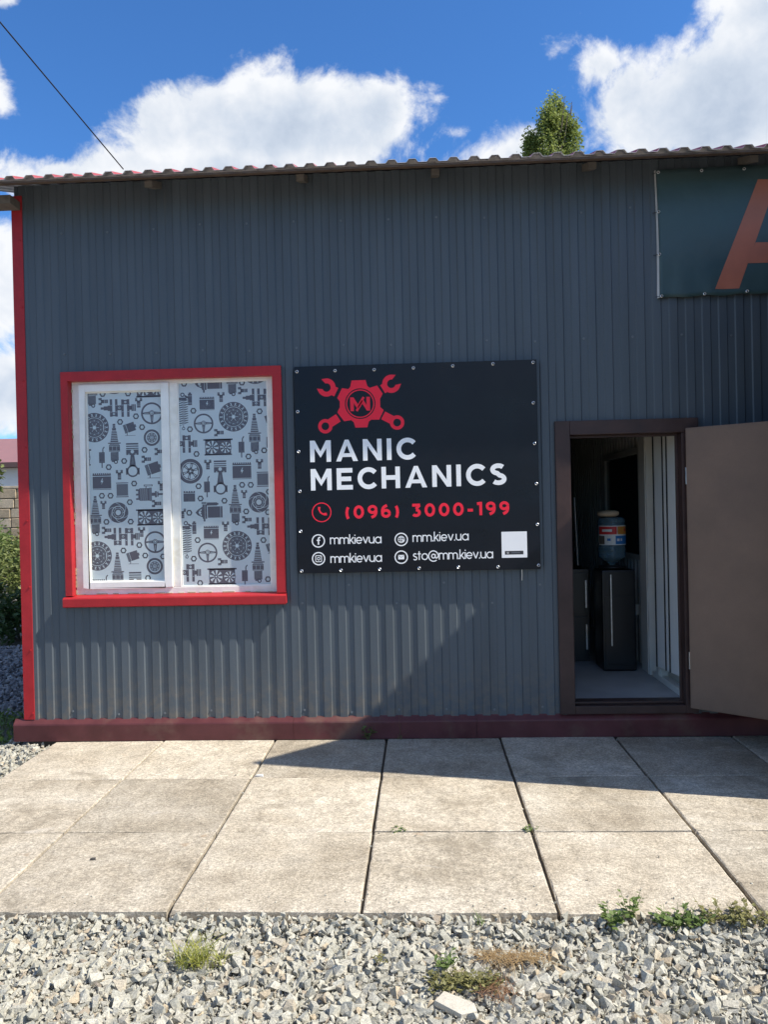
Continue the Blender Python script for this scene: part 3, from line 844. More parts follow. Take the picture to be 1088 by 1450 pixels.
def m_crank():
    f = Flat(); f.rect(-76, -62, -5, 5); f.rect(-62, -44, -9, 9); f.rect(-44, -34, -12, 12)
    for k, (xx, lo, hi) in enumerate(((-34, -38, 40), (-10, -38, 40), (18, -40, 38), (44, -40, 38))):
        f.rect(xx, xx + 11, lo, hi); f.rect(xx + 2, xx + 9, 12, 14, Lt, 1); f.rect(xx + 2, xx + 9, -18, -16, Lt, 1)
    f.rect(-23, -10, -36, -18); f.ring(-16, -26, 2, 5, Lt, 1, 12); f.rect(1, 18, -10, 12); f.ring(9, 1, 3, 5, Lt, 1, 12); f.rect(29, 44, 16, 36); f.ring(37, 26, 2, 5, Lt, 1, 12)
    f.rect(55, 66, -9, 9); f.rect(64, 84, -15, 15); f.rect(70, 71.5, -15, 15, Lt, 1); f.rect(77, 78.5, -15, 15, Lt, 1); return f
def m_filter(sz=1.):
    f = Flat(); g_ = Flat(); g_.rect(-14, 30, -24, 24); g_.rect(-32, -17, -24, 24, Md)
    for k in range(7): g_.line([(-33, -22 + k * 7), (-14, -18 + k * 7)], 2.5, D, 1)
    g_.rect(30, 37, -8, 8); f.add(g_, 0, 5, .3); f.rect(-16, -12, -38, -22); f.rect(-26, 32, -39, -37); return f
def m_rad():
    f = Flat(); f.rect(-26, 26, -26, 26, Md)
    for k in range(12): f.rect(-24 + k * 4.2, -23 + k * 4.2, -25, 25, D, 1)
    f.rect(-28, 28, 29, 33); f.rect(-28, 28, -33, -29); return f
def m_alt():
    f = Flat(); f.poly([(-36, -22), (-28, -28), (14, -28), (14, 28), (-28, 28), (-36, 22)])
    for k in range(4): f.line([(-24 + k * 9, -26), (-24 + k * 9, 26)], 1.4, Lt, 1)
    f.rect(14, 26, -30, 30, Md); f.rect(-2, 2, 28, 40); f.rect(-10, 30, 36, 44); f.rect(-6, 26, 38.5, 41.5, Lt, 1)
    for yy in (-20, 0, 20): f.rect(-46, -36, yy - 4, yy + 4)
    f.rect(26, 40, -7, 7); f.rect(40, 48, -14, 14); f.rect(50, 56, -11, 11); f.rect(56, 82, -4, 4); return f
def m_brake():
    f = Flat(); f.ring(0, 0, 30, 46, D, 0, 40); f.ring(0, 0, 12, 27, D, 0, 30); f.ring(0, 0, 19, 20.5, Lt, 1, 26)
    for k in range(6):
        a = k * 1.047; f.disc(23.5 * math.cos(a), 23.5 * math.sin(a), 2.2, Lt, 1, 8)
        pts = [(r * math.cos(a + (r - 28) * .045), r * math.sin(a + (r - 28) * .045)) for r in (29, 34, 39, 45)]
        f.line(pts, 1.8, Lt, 1)
    return f
def m_spring():
    f = Flat(); f.ring(-4, 62, 5, 10, D, 0, 14); f.line([(6, 58), (22, 48)], 8); f.rect(-20, 14, 38, 50)
    for k in range(11): f.line([(-20, 34 - k * 10), (20, 39 - k * 10)], 3.4); f.line([(20, 39 - k * 10), (-20, 24 - k * 10)], 2.0, Md)
    f.ring(-2, -88, 4, 7.5, D, 0, 12); f.rect(-4, 0, -80, -74); return f
def m_can():
    f = Flat(); f.rect(-9, 9, -26, 24); f.rect(-5, 5, 24, 30); f.rect(-9, 9, 14, 15.5, Lt, 1); f.rect(-9, 9, -18, -16.5, Lt, 1); return f
def m_start():
    f = Flat(); f.rect(-8, 60, -28, 22); f.rect(-8, -6.5, -28, 22, Lt, 1); f.rect(50, 51.5, -28, 22, Lt, 1); f.rect(-30, -10, -32, 32); f.rect(-20, -18.5, -32, 32, Lt, 1)
    f.poly([(-30, 22), (-52, 8), (-62, -4), (-52, -16), (-30, -26)]); f.disc(-42, -4, 6, Lt, 1, 12); f.poly([(-34, 12), (-46, 4), (-34, 4)], Lt, 1); f.poly([(-34, -12), (-46, -12), (-34, -20)], Lt, 1)
    f.rect(-10, 36, 26, 40); f.rect(36, 42, 29, 37); f.rect(-34, -12, 34, 42, Md); f.rect(-26, -18, -44, -32); return f
MOT = dict(n=m_nut(), b=m_bolt(), p=m_plug(), c=m_clutch(), s=m_steer(), w=m_wheel(True), v=m_wheel(False), f=m_fans(), i=m_piston(), B=m_batt(), d=m_batt2(), m=m_muff(), k=m_crank(), a=m_filter(), r=m_rad(), A=m_alt(), R=m_brake(), S=m_spring(), C=m_can(), t=m_start())
LEFT = [('p', 185, 155), ('n', 233, 180), ('c', 283, 115), ('n', 345, 178), ('f', 440, 158), ('b', 235, 213, 90), ('k', 298, 242), ('b', 392, 218), ('s', 450, 265), ('c', 197, 328), ('n', 310, 303), ('n', 380, 278), ('a', 352, 332, 0, .82),
        ('n', 407, 326), ('p', 285, 402), ('v', 450, 372, 0, .67), ('m', 230, 458), ('i', 365, 470), ('n', 418, 426), ('b', 425, 467, 90), ('n', 328, 475), ('b', 482, 433, 90), ('a', 455, 512), ('n', 260, 502), ('b', 307, 535), ('B', 230, 565), ('r', 320, 602),
        ('n', 372, 574), ('A', 425, 622), ('n', 230, 628), ('n', 268, 628), ('b', 237, 668, 0, .85), ('p', 202, 720), ('n', 353, 656), ('b', 470, 662, 90), ('R', 302, 702), ('n', 250, 743), ('n', 357, 742), ('f', 445, 722), ('b', 250, 780, 90), ('k', 315, 808),
        ('b', 405, 787), ('s', 465, 832), ('c', 210, 893), ('n', 325, 869), ('n', 395, 845), ('a', 367, 897, 0, .82), ('n', 421, 891), ('v', 463, 938, 0, .67), ('p', 300, 968), ('i', 378, 1037), ('m', 245, 1022), ('n', 433, 990), ('f', 120, 460), ('B', 205, 1032), ('b', 492, 583), ('n', 500, 895)]
RIGHT = [('n', 592, 135), ('t', 700, 130), ('p', 803, 103), ('n', 847, 130), ('c', 905, 70), ('b', 850, 165, 90), ('k', 925, 195), ('S', 590, 245), ('C', 618, 203), ('B', 693, 222, 0, .8), ('b', 755, 193), ('n', 633, 254), ('n', 925, 256), ('s', 678, 310, 0, .9), ('c', 810, 280),
         ('p', 903, 358), ('n', 618, 335), ('b', 745, 350, 90), ('k', 568, 400), ('f', 742, 413), ('m', 845, 412), ('n', 647, 444), ('n', 945, 428), ('n', 876, 455), ('w', 620, 520), ('b', 697, 490), ('i', 752, 547), ('B', 847, 518), ('b', 925, 487), ('r', 940, 555), ('n', 656, 586),
         ('m', 693, 587), ('n', 848, 580), ('n', 886, 580), ('b', 857, 620, 0, .85), ('p', 818, 672), ('R', 922, 656), ('d', 615, 630), ('n', 665, 640), ('n', 770, 650), ('t', 703, 697), ('n', 615, 703), ('n', 866, 697), ('b', 868, 733, 90), ('k', 945, 762), ('S', 605, 810), ('C', 637, 770),
         ('B', 712, 790, 0, .8), ('b', 775, 762), ('n', 652, 823), ('n', 942, 823), ('s', 696, 878, 0, .9), ('c', 826, 848), ('p', 918, 925), ('n', 635, 905), ('b', 762, 918, 90), ('k', 585, 967), ('f', 760, 982), ('m', 860, 978), ('n', 962, 995), ('n', 663, 1012), ('a', 972, 290, 0, .7), ('a', 978, 855, 0, .7), ('b', 585, 705), ('n', 966, 610), ('n', 962, 700), ('p', 975, 470, 0, .4), ('m', 968, 390)]
for lst, clip in ((LEFT, PL), (RIGHT, PR)):
    fl = Flat()
    e = .008; clip = (clip[0] + e, clip[1] - e, clip[2] + e, clip[3] - e)
    for it in lst:
        w_ = W(70 + it[1] / 3.1086, 500 + it[2] / 3.1086, PY)
        rot = R(it[3]) if len(it) > 3 else 0
        s_ = (it[4] if len(it) > 4 else 1) * 1.525e-3
        fl.add(MOT[it[0]], w_.x, w_.z, rot, s_)
    fl.build('film_print', [M['print_dark'], M['print_light'], M['print_mid']], wnd, PY, .0002, clip)

# ---- entrance: brown steel frame, threshold, open leaf
dfr = link('door_frame', MB().box(1.150, 1.246, -.032, .10, .152, 2.078), M['door_frame'], bld, bevel=.004)
mb = MB(); mb.box(1.2465, 2.075, -.031, .10, 1.985, 2.078); link('lintel', mb, M['door_frame'], dfr, bevel=.004)
mb = MB(); mb.box(1.965, 2.045, -.028, .10, .152, 1.984); link('jamb', mb, M['door_frame'], dfr, bevel=.004)
mb = MB(); mb.box(1.2465, 1.9645, -.030, .12, .152, .205); mb.box(1.2465, 1.9645, .02, .12, .206, .222); link('threshold', mb, M['door_frame'], dfr, bevel=.004)
mb = MB(); mb.box(1.2465, 1.262, .045, .06, .222, 1.984); mb.box(1.9495, 1.9645, .045, .06, .222, 1.984); mb.box(1.262, 1.9495, .045, .06, 1.968, 1.984); link('door_stop', mb, M['door_frame'], dfr, bevel=.002)
for o in (dfr,): o['_w'] = tuple(bld['_w'])
ANG = -R(40)
Mh = Matrix.Translation((1.992, -.050, 0)) @ Matrix.Rotation(ANG, 4, 'Z')
leaf = link('door', MB().box(.0, .85, -.022, .022, .196, 2.008, M=Mh), M['door'], bld, bevel=.005)
leaf['_w'] = tuple(bld['_w'])
mb = MB(); mb.box(.012, .838, -.0245, -.0222, .21, 1.995, M=Mh); link('door_skin', mb, M['door'], leaf, bevel=.001, seg=1)
for zz in (.50, 1.70):
    p = Mh @ Vector((-.004, .0, zz)); mb = MB(); mb.tube([(p.x, p.y, zz - .055), (p.x, p.y, zz + .055)], .011, 12); link('hinge', mb, M['steel'], leaf, smooth=False)
mb = MB(); mb.box(.76, .80, -.030, -.0246, 1.00, 1.20, M=Mh); mb.tube([Mh @ Vector((.78, -.03, 1.12)), Mh @ Vector((.78, -.07, 1.12)), Mh @ Vector((.68, -.075, 1.12))], .009, 8); link('handle', mb, M['steel'], leaf)

# ---- room behind the door
IZ = .205
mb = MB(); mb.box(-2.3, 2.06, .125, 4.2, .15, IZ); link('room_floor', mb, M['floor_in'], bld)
mb = MB(); mb.box(-2.3, 2.06, .13, 4.2, 2.50, 2.53); link('room_ceiling', mb, M['wall_dimmed'], bld)
mb = MB(); mb.box(-2.3, 2.06, 4.201, 4.23, .15, 2.53); link('room_back_wall', mb, M['wall_dimmed'], bld)
mb = MB(); mb.box(-2.33, -2.301, .13, 4.2, .15, 2.53); link('room_side_wall', mb, M['wall_dimmed'], bld)
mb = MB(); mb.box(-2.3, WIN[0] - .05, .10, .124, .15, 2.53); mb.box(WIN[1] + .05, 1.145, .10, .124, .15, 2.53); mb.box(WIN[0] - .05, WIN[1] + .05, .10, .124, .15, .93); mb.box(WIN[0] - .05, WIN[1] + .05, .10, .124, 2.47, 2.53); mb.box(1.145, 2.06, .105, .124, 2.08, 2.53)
link('room_front_lining', mb, M['wall_dimmed'], bld)
# right-hand partition with ribbed lining, an inner window and an inner doorway
part = link('partition', MB().box(2.062, 2.10, .13, 4.2, .15, 2.53), M['wall_in'], bld); part['_w'] = tuple(bld['_w'])
mb = MB(); yy = 1.14
while yy < 4.15:
    for (z0, z1) in ((IZ, 1.06), (1.98, 2.50)) if 1.2 < yy < 2.55 else ((IZ, 2.50),):
        mb.box(2.044, 2.0615, yy, yy + .055, z0, z1)
    yy += .105
link('ribbed_lining', mb, M['wall_in'], part)
mb = MB(); mb.box(2.050, 2.0612, 1.26, 2.50, 1.09, 1.95); link('inner_window_pane', mb, pm('dark_inner_glass', (.02, .025, .03), .08), part)
mb = MB(); mb.box(2.028, 2.0495, 1.21, 1.26, 1.06, 1.98); mb.box(2.028, 2.0495, 2.42, 2.50, 1.06, 1.98); mb.box(2.028, 2.0495, 1.26, 2.42, 1.93, 1.98); mb.box(2.028, 2.0495, 1.26, 2.42, 1.06, 1.10); link('inner_window_frame', mb, M['wall_in'], part, bevel=.003)
mb = MB(); mb.box(2.02, 2.0615, 1.13, 1.175, IZ, 2.45); link('corner_post', mb, M['wall_in'], part)
for (a, b, xo) in ((.90, 1.12, 1.995), (.66, .76, 2.004)):
    mb = MB(); mb.box(xo, 2.0612, a, b, IZ, 2.30); mb.box(xo - .006, xo, a + .02, a + .04, IZ, 2.30); link('inner_door_jamb', mb, M['cream'], part, bevel=.004)
mb = MB(); mb.box(-.02, .0, .0, .50, IZ + .12, 2.25, M=Matrix.Translation((2.060, .14, 0)) @ Matrix.Rotation(R(8), 4, 'Z')); idr = link('inner_door', mb, pm('white_door_panel', (.90, .91, .88), .4, var=.04), part, bevel=.004)
mb = MB(); mb.box(2.0, 2.0612, .13, .85, IZ, IZ + .045); link('inner_threshold', mb, M['cream'], part, bevel=.003)
mb = MB(); mb.box(2.018, 2.0435, 1.36, 1.46, .60, .69); link('wall_socket', mb, M['pvc'], part, bevel=.004)
mb = MB(); Mi = Matrix.Translation((2.060, .14, 0)) @ Matrix.Rotation(R(8), 4, 'Z')
for a in (.27, .335, .485): mb.box(-.026, -.0203, a, a + .012, IZ + .12, 2.25, M=Mi)
link('inner_door_gap_strips', mb, M['blk'], part)  # dark of the panel gaps put on as raised black strips
# garage hall floor and gate
mb = MB(); mb.box(2.11, 7.9, .17, 5.9, .05, .10); link('hall_floor', mb, M['floor_in'], bld)
gl_ = Vector((3.335, -.05, 0)); gdir = Vector((-.7136, -.7007, 0)); C_ = Vector((2.165, -1.164, 0)); gdir = (C_ - gl_).normalized(); glen = (C_ - gl_).length
Mg = Matrix(((gdir.x, -gdir.y, 0, gl_.x), (gdir.y, gdir.x, 0, gl_.y), (0, 0, 1, 0), (0, 0, 0, 1)))
gt = link('gate_leaf', MB().box(0, glen, -.02, .02, .12, 3.352, M=Mg), M['wall'], bld, bevel=.003); gt['_w'] = tuple(bld['_w'])
mb = MB()
for k in range(14): mb.box(.05 + k * .112, .10 + k * .112, -.030, -.0205, .16, 3.31, M=Mg)
link('gate_ribs', mb, M['wall'], gt)
for zz in (.4, 1.7, 3.0):
    mb = MB(); p = Mg @ Vector((-.02, 0, zz)); mb.tube([(p.x, p.y, zz - .09), (p.x, p.y, zz + .09)], .018, 10); link('hinge', mb, M['steel'], gt)
gt2 = link('gate_leaf', MB().box(4.96, 6.545, -.03, .01, .11, 3.32), M['wall'], bld, bevel=.003); gt2['_w'] = tuple(bld['_w'])
mb = MB()
for k in range(14): mb.box(5.0 + k * .11, 5.05 + k * .11, -.040, -.0305, .15, 3.28)
link('gate_ribs', mb, M['wall'], gt2)
mb = MB(); mb.box(3.345, 3.359, -.03, .03, .10, 3.345); mb.box(3.345, 6.575, -.03, .03, 3.346, 3.40); mb.box(6.561, 6.575, -.03, .03, .10, 3.345); link('gate_frame', mb, M['red'], bld)

# ------------------------------------------------------------------ things in the doorway
cl = empty('water_cooler', (1.80, 1.17, IZ)); tag(cl, 'black floor-standing water cooler holding a blue upturned bottle inside doorway', 'water cooler')
mb = MB(); mb.box(1.672, 1.935, 1.03, 1.33, IZ + .002, 1.005); link('body', mb, M['blk'], cl, bevel=.018)
mb = MB(); mb.box(1.690, 1.917, 1.020, 1.0295, .26, .80); link('cabinet_door', mb, M['blk'], cl, bevel=.003)
mb = MB(); mb.box(1.733, 1.742, 1.010, 1.0195, .41, .97); link('trim_strip', mb, M['steel'], cl)
mb = MB(); mb.lathe([(.001, 1.008), (.10, 1.008), (.112, 1.012), (.112, 1.028), (.06, 1.032), (.001, 1.032)], 1.79, 1.18, 24); link('collar', mb, M['blk'], cl, smooth=True)
bt = link('bottle', MB().lathe([(.02, 1.033), (.03, 1.05), (.085, 1.085), (.105, 1.10), (.108, 1.13), (.101, 1.14), (.108, 1.15), (.108, 1.17), (.101, 1.18), (.108, 1.19), (.108, 1.36), (.101, 1.37), (.108, 1.38), (.104, 1.405), (.085, 1.42), (.03, 1.415), (.001, 1.412)], 1.79, 1.18, 32), M['bottle'], cl, smooth=True)
bt['_w'] = tuple(cl['_w']); bt.location = (0, 0, 0)
def band(z0, z1, a0, a1, mt, r=.1092):
    mb = MB(); n = 10
    for k in range(n):
        a = a0 + (a1 - a0) * k / n; b = a0 + (a1 - a0) * (k + 1) / n
        mb.face([(1.79 + r * math.sin(a), 1.18 - r * math.cos(a), z0), (1.79 + r * math.sin(b), 1.18 - r * math.cos(b), z0), (1.79 + r * math.sin(b), 1.18 - r * math.cos(b), z1), (1.79 + r * math.sin(a), 1.18 - r * math.cos(a), z1)])
    return link('label_band', mb, M[mt], bt)
band(1.198, 1.352, -1.35, 1.5, 'label_white'); band(1.283, 1.345, -1.3, .15, 'label_red', .1097); band(1.283, 1.345, .2, 1.45, 'label_orange', .1097); band(1.205, 1.272, .05, 1.45, 'label_blue', .1097); band(1.205, 1.272, -1.3, -.75, 'sand', .1097)
for (a, z, l, mt) in ((-.95, 1.312, .75, 'label_white'), (-.55, 1.24, .25, 'label_blue'), (.15, 1.238, .2, 'label_white'), (.45, 1.238, .12, 'label_white'), (.8, 1.315, .25, 'label_red')): band(z - .008, z + .012, a, a + l, mt, .1102)
cap = link('folded_cap', MB().lathe([(.001, 1.424), (.06, 1.424), (.082, 1.432), (.088, 1.45), (.080, 1.466), (.05, 1.474), (.001, 1.474)], 1.76, 1.16, 24), M['tan'], None, smooth=True)
cap.name = 'tan_bowl'; tag(cap, 'tan upturned bowl lying on top of the water bottle', 'bowl')
kb = empty('cabinet', (1.47, 1.75, IZ)); tag(kb, 'dark low cabinet standing left of the water cooler', 'cabinet')
mb = MB(); mb.box(1.18, 1.66, 1.45, 2.0, IZ + .002, .98); link('carcass', mb, M['blk'], kb, bevel=.004)
for z0, z1 in ((.25, .58), (.60, .95)):
    mb = MB(); mb.box(1.19, 1.65, 1.432, 1.4495, z0, z1); d_ = link('door', mb, M['blk'], kb, bevel=.002); d_['_w'] = tuple(kb['_w'])
    mb = MB(); mb.box(1.618, 1.632, 1.412, 1.4315, z0 + .06, z1 - .06); link('handle', mb, M['steel'], d_, bevel=.002)
pole = link('pole', MB().tube([(1.452, .85, 1.06), (1.425, .80, 1.58)], .005, 8), M['steel']); tag(pole, 'thin silvery pole propped upright in the dark left of doorway', 'pole')
# ------------------------------------------------------------------ lettering: strokes with a constant width
def arc(cx, cy, rx, ry, a0, a1, n=14):
    return [(cx + rx * math.cos(R(a0 + (a1 - a0) * k / n)), cy + ry * math.sin(R(a0 + (a1 - a0) * k / n))) for k in range(n + 1)]
def stroke(f, pts, w, mi, lay):
    """thick polyline with mitred inner joints"""
    n = len(pts); L_ = []; R_ = []
    for i in range(n):
        p = Vector(pts[i]); a = Vector(pts[i - 1]) if i else None; b = Vector(pts[i + 1]) if i < n - 1 else None
        d0 = (p - a).normalized() if a is not None else (b - p).normalized(); d1 = (b - p).normalized() if b is not None else d0
        n0 = Vector((-d0.y, d0.x)); n1 = Vector((-d1.y, d1.x)); mm = (n0 + n1)
        mm = mm.normalized() if mm.length > 1e-4 else n0
        k = min(1 / max(mm.dot(n0), .35), 2.2) * w / 2
        L_.append(p + mm * k); R_.append(p - mm * k)
    for i in range(n - 1): f.poly([R_[i], R_[i + 1], L_[i + 1], L_[i]], mi, lay)
def glyph(c, w):
    """(advance, strokes or polygons) in cap heights; w = stroke width"""
    h = w / 2; S = []; Pg = []
    if c == 'M': adv = .98; S = [[(h, 0), (h, 1)], [(adv - h, 0), (adv - h, 1)]]; Pg = [[(0, 1), (w * 1.05, 1), (adv / 2 + w * .12, .18 + .1), (adv / 2, .18), (adv / 2 - w * .55, .2 + .06)], [(adv, 1), (adv - w * 1.05, 1), (adv / 2 - w * .12, .28), (adv / 2, .18), (adv / 2 + w * .55, .26)]]; Pg = [[(0, 1), (w * 1.08, 1), (adv / 2, .49), (adv / 2, .20), (w * .5, .80)], [(adv, 1), (adv - w * 1.08, 1), (adv / 2, .49), (adv / 2, .20), (adv - w * .5, .80)]]
    elif c == 'A': adv = 1.02; Pg = [[(0, 0), (w * 1.06, 0), (adv / 2 + .02, .80), (adv / 2 + .02, 1), (adv / 2 - .09, 1)], [(adv, 0), (adv - w * 1.06, 0), (adv / 2 - .02, .80), (adv / 2 - .02, 1), (adv / 2 + .09, 1)], [(.24, .20), (adv - .24, .20), (adv - .30, .37), (.30, .37)]]
    elif c == 'N': adv = .88; S = [[(h, 0), (h, 1)], [(adv - h, 0), (adv - h, 1)]]; Pg = [[(0, 1), (w * 1.0, 1), (adv, 0), (adv - w * 1.0, 0)]]
    elif c == 'I': adv = w; S = [[(h, 0), (h, 1)]]
    elif c == 'C': adv = .88; S = [arc(.51, .5, .51 - h, .5 - h + .01, 40, 320, 26)]
    elif c == 'E': adv = .74; S = [[(h, 0), (h, 1)], [(w, 1 - h), (.74, 1 - h)], [(w, .5), (.68, .5)], [(w, h), (.75, h)]]
    elif c == 'H': adv = .86; S = [[(h, 0), (h, 1)], [(adv - h, 0), (adv - h, 1)], [(w, .5), (adv - w, .5)]]
    elif c == 'S': adv = .74; S = [arc(.37, .72, .37 - h, .28 - h * 1.0, 38, 180, 12) + arc(.37, .72, .37 - h, .28 - h, 190, 258, 6) + arc(.37, .28, .37 - h, .28 - h, 78, 0, 7) + arc(.37, .28, .37 - h, .28 - h, -10, -142, 12)]
    elif c == '0': adv = .80; S = [arc(.40, .5, .40 - h, .5 - h, 0, 360, 30)]
    elif c == '9': adv = .74; S = [arc(.37, .66, .37 - h, .34 - h, 0, 360, 24), arc(.33, .50, .41 - h, .5 - h, 20, -62, 12) + [(.28, .06)]]
    elif c == '6': adv = .74; S = [arc(.37, .34, .37 - h, .34 - h, 0, 360, 24), arc(.41, .50, .41 - h, .5 - h, 200, 118, 12) + [(.46, .94)]]
    elif c == '3': adv = .70; S = [[(.05, 1 - h), (.64, 1 - h)], [(.60, 1 - h), (.34, .60)], arc(.33, .32, .36 - h, .31 - h + .01, 92, -145, 18)]
    elif c == '1': adv = .40; S = [[(.40 - h, 0), (.40 - h, 1)], [(.40 - h, 1 - h), (.02, .86)]]
    elif c == '(': adv = .34; S = [arc(.62, .44, .52, .70, 142, 218, 12)]
    elif c == ')': adv = .34; S = [arc(-.28, .44, .52, .70, 38, -38, 12)]
    elif c == '-': adv = .44; S = [[(.02, .40), (.42, .40)]]
    elif c == '.': adv = w * 1.1; S = [[(h * 1.1, 0), (h * 1.1, w * 1.1)]]
    elif c == 'm': adv = .98; S = [[(h, 0), (h, .70)], [(h, .40)] + arc(.27, .45, .27 - h, .26 - h, 180, 0, 10) + [(.54 - h, 0)], [(.54 - h, .40)] + arc(.76 - h, .45, .22, .26 - h, 180, 0, 10) + [(.98 - h, 0)]]
    elif c == 'k': adv = .52; S = [[(h, 0), (h, 1)], [(h, .24), (.46, .70)], [(.20, .38), (.49, 0)]]
    elif c == 'i': adv = w; S = [[(h, 0), (h, .70)], [(h, .84), (h, .84 + w)]]
    elif c == 'e': adv = .68; S = [[(.05, .33), (.64, .33)] , arc(.34, .345, .34 - h, .36 - h, 0, 318, 24)]
    elif c == 'v': adv = .60; S = [[(h * .8, .70), (.30, .04)], [(.60 - h * .8, .70), (.30, .04)]]
    elif c == 'u': adv = .60; S = [[(h, .70), (h, .28)] + arc(.30, .28, .30 - h, .28 - h, 180, 360, 12) + [(.60 - h, .70)], [(.60 - h, .3), (.60 - h, 0)]]
    elif c == 'a': adv = .70; S = [arc(.35, .345, .35 - h, .36 - h, 0, 360, 26), [(.70 - h, 0), (.70 - h, .70)]]
    elif c == 's': adv = .46; S = [arc(.22, .525, .16, .145, 30, 180, 9) + arc(.22, .52, .16, .145, 190, 262, 5) + arc(.23, .19, .165, .15, 82, -20, 7) + arc(.22, .19, .18, .16, -30, -150, 9)]
    elif c == 't': adv = .36; S = [[(.16, .92), (.16, .02)], [(.0, .64), (.34, .64)]]
    elif c == 'o': adv = .70; S = [arc(.35, .345, .35 - h, .36 - h, 0, 360, 26)]
    elif c == '@': adv = 1.06; S = [arc(.53, .38, .18, .20, 0, 360, 18), arc(.53, .38, .50, .54, -50, -360, 30) + arc(.85, .38, .14, .20, 0, -90, 6)[0:1], [(.72, .58), (.72, .26)] + arc(.85, .30, .13, .13, 200, 340, 8) + [(1.03, .38)]]
    elif c == ' ': adv = .42
    return adv, S, Pg
def text(parent, mat, s, pa, pb, hcap, Y, w):
    """s written from pixel pa to pixel pb (left and right ends of the base line), cap height in metres"""
    A_, B_ = W(*pa, Y), W(*pb, Y); tot = B_.x - A_.x
    gl = [glyph(c, w) for c in s]
    nat = sum(a for a, _, _ in gl) * hcap
    gap = (tot - nat) / max(len(s) - 1, 1)
    x = A_.x
    for c, (adv, S, Pg) in zip(s, gl):
        t = Flat(); cnt = 0
        for st in S: q = Flat(); stroke(q, st, w, 0, .3 * cnt); t.p += q.p; cnt += 1
        for pg in Pg: t.poly(pg, 0, .3 * cnt); cnt += 1
        z = A_.z + (B_.z - A_.z) * (x - A_.x) / tot
        if t.p:
            f = Flat(); f.add(t, x, z, 0, hcap); f.build('letter', [mat], parent, Y, .0001)
        x += adv * hcap + gap

# ------------------------------------------------------------------ the black sign
SY = -.052
sg = empty('shop_sign', (.24, SY, 1.10)); tag(sg, 'square black vinyl sign with red gear logo and white lettering', 'sign')
SX0, SX1, SZ0, SZ1 = -.560, 1.036, 1.112, 2.482
mb = MB(); nx, nz = 24, 22
def sag(x, z):                      # the skin pulls in a little between the eyelets
    a = (x - SX0) / (SX1 - SX0); b = (z - SZ0) / (SZ1 - SZ0)
    ed = max(0, 1 - min(a, 1 - a, b, 1 - b) / .10)
    return .0016 * ed * (.5 + .5 * math.cos((a * 6 if min(b, 1 - b) < min(a, 1 - a) else b * 5) * 2 * math.pi))
vs = []; fs = []
for b in range(nz + 1):
    for a in range(nx + 1):
        x = SX0 + (SX1 - SX0) * a / nx; z = SZ0 + (SZ1 - SZ0) * b / nz; vs.append((x, SY + sag(x, z), z))
for b in range(nz):
    for a in range(nx): fs.append((b * (nx + 1) + a, b * (nx + 1) + a + 1, (b + 1) * (nx + 1) + a + 1, (b + 1) * (nx + 1) + a))
mb.grid(fs, vs)
for (x0, x1, z0, z1) in ((SX0, SX1, SZ0, SZ0), (SX0, SX1, SZ1, SZ1), (SX0, SX0, SZ0, SZ1), (SX1, SX1, SZ0, SZ1)):
    mb.face([(x0, SY + .0005, z0), (x1, SY + .0005, z1 if x0 == x1 else z0), (x1, SY + .038, z1 if x0 == x1 else z0), (x0, SY + .038, z0)])
link('sign_skin', mb, M['sign_black'], sg, smooth=False)
mb = MB()
for (x0, x1, z0, z1) in ((SX0 + .002, SX1 - .002, SZ0 + .002, SZ0 + .032), (SX0 + .002, SX1 - .002, SZ1 - .032, SZ1 - .002), (SX0 + .002, SX0 + .032, SZ0 + .033, SZ1 - .033), (SX1 - .032, SX1 - .002, SZ0 + .033, SZ1 - .033)):
    mb.box(x0, x1, SY + .004, -.009, z0, z1)
link('sign_frame', mb, M['blk'], sg)
PYs = SY - .0006
c4 = lambda a, b: (400 + a / 2.79, 490 + b / 2.79)
text(sg, M['sign_white'], 'MANIC', c4(110, 459), c4(527, 447), .142, PYs, .212)
text(sg, M['sign_white'], 'MECHANICS', c4(113, 571), c4(887, 548), .142, PYs, .212)
text(sg, M['sign_red'], '(096) 3000-199', c4(250, 683), c4(898, 665), .0875, PYs, .215)
for s_, a, b in (('mmkievua', (188, 783), (392, 779)), ('mmkievua', (190, 857), (394, 852)), ('mm.kiev.ua', (515, 774), (737, 767)), ('sto@mm.kiev.ua', (517, 846), (834, 838))):
    text(sg, M['sign_white'], s_, c4(*a), c4(*b), .063, PYs, .108)
PX = 1 / 2.79 / 214.5                        # one crop pixel on the sign, metres
def at4(a, b): w_ = W(*c4(a, b), PYs); return w_.x, w_.z
# icons
f = Flat(); cx, cz = at4(155, 657); f.ring(cx, cz, 35 * PX, 39 * PX, 0, 0, 44)
q = Flat(); stroke(q, arc(0.55, .55, .85, .85, 175, 275, 12), .24, 0, 0); q.poly([(-.46, .35), (-.16, .35), (-.10, .80), (-.46, .80)], 0, .4); q.poly([(.35, -.46), (.35, -.12), (.80, -.06), (.84, -.46)], 0, .4)
f.add(q, cx - 1.5 * PX, cz, 0, 27 * PX); f.build('phone_icon', [M['sign_red']], sg, PYs, .0001)
f = Flat(); cx, cz = at4(142, 770); f.ring(cx, cz, 22 * PX, 26.5 * PX, 0, 0, 40)
q = Flat(); q.rect(-.10, .12, -.62, .25); q.rect(-.28, .30, .02, .20, 0, .3); stroke(q, [(.01, .2)] + arc(.24, .34, .23, .23, 180, 92, 8) + [(.34, .57)], .21, 0, .6); f.add(q, cx, cz, 0, 24 * PX); f.build('round_icon', [M['sign_white']], sg, PYs, .0001)
f = Flat(); cx, cz = at4(143, 840); f.ring(cx, cz, 22 * PX, 26.5 * PX, 0, 0, 40)
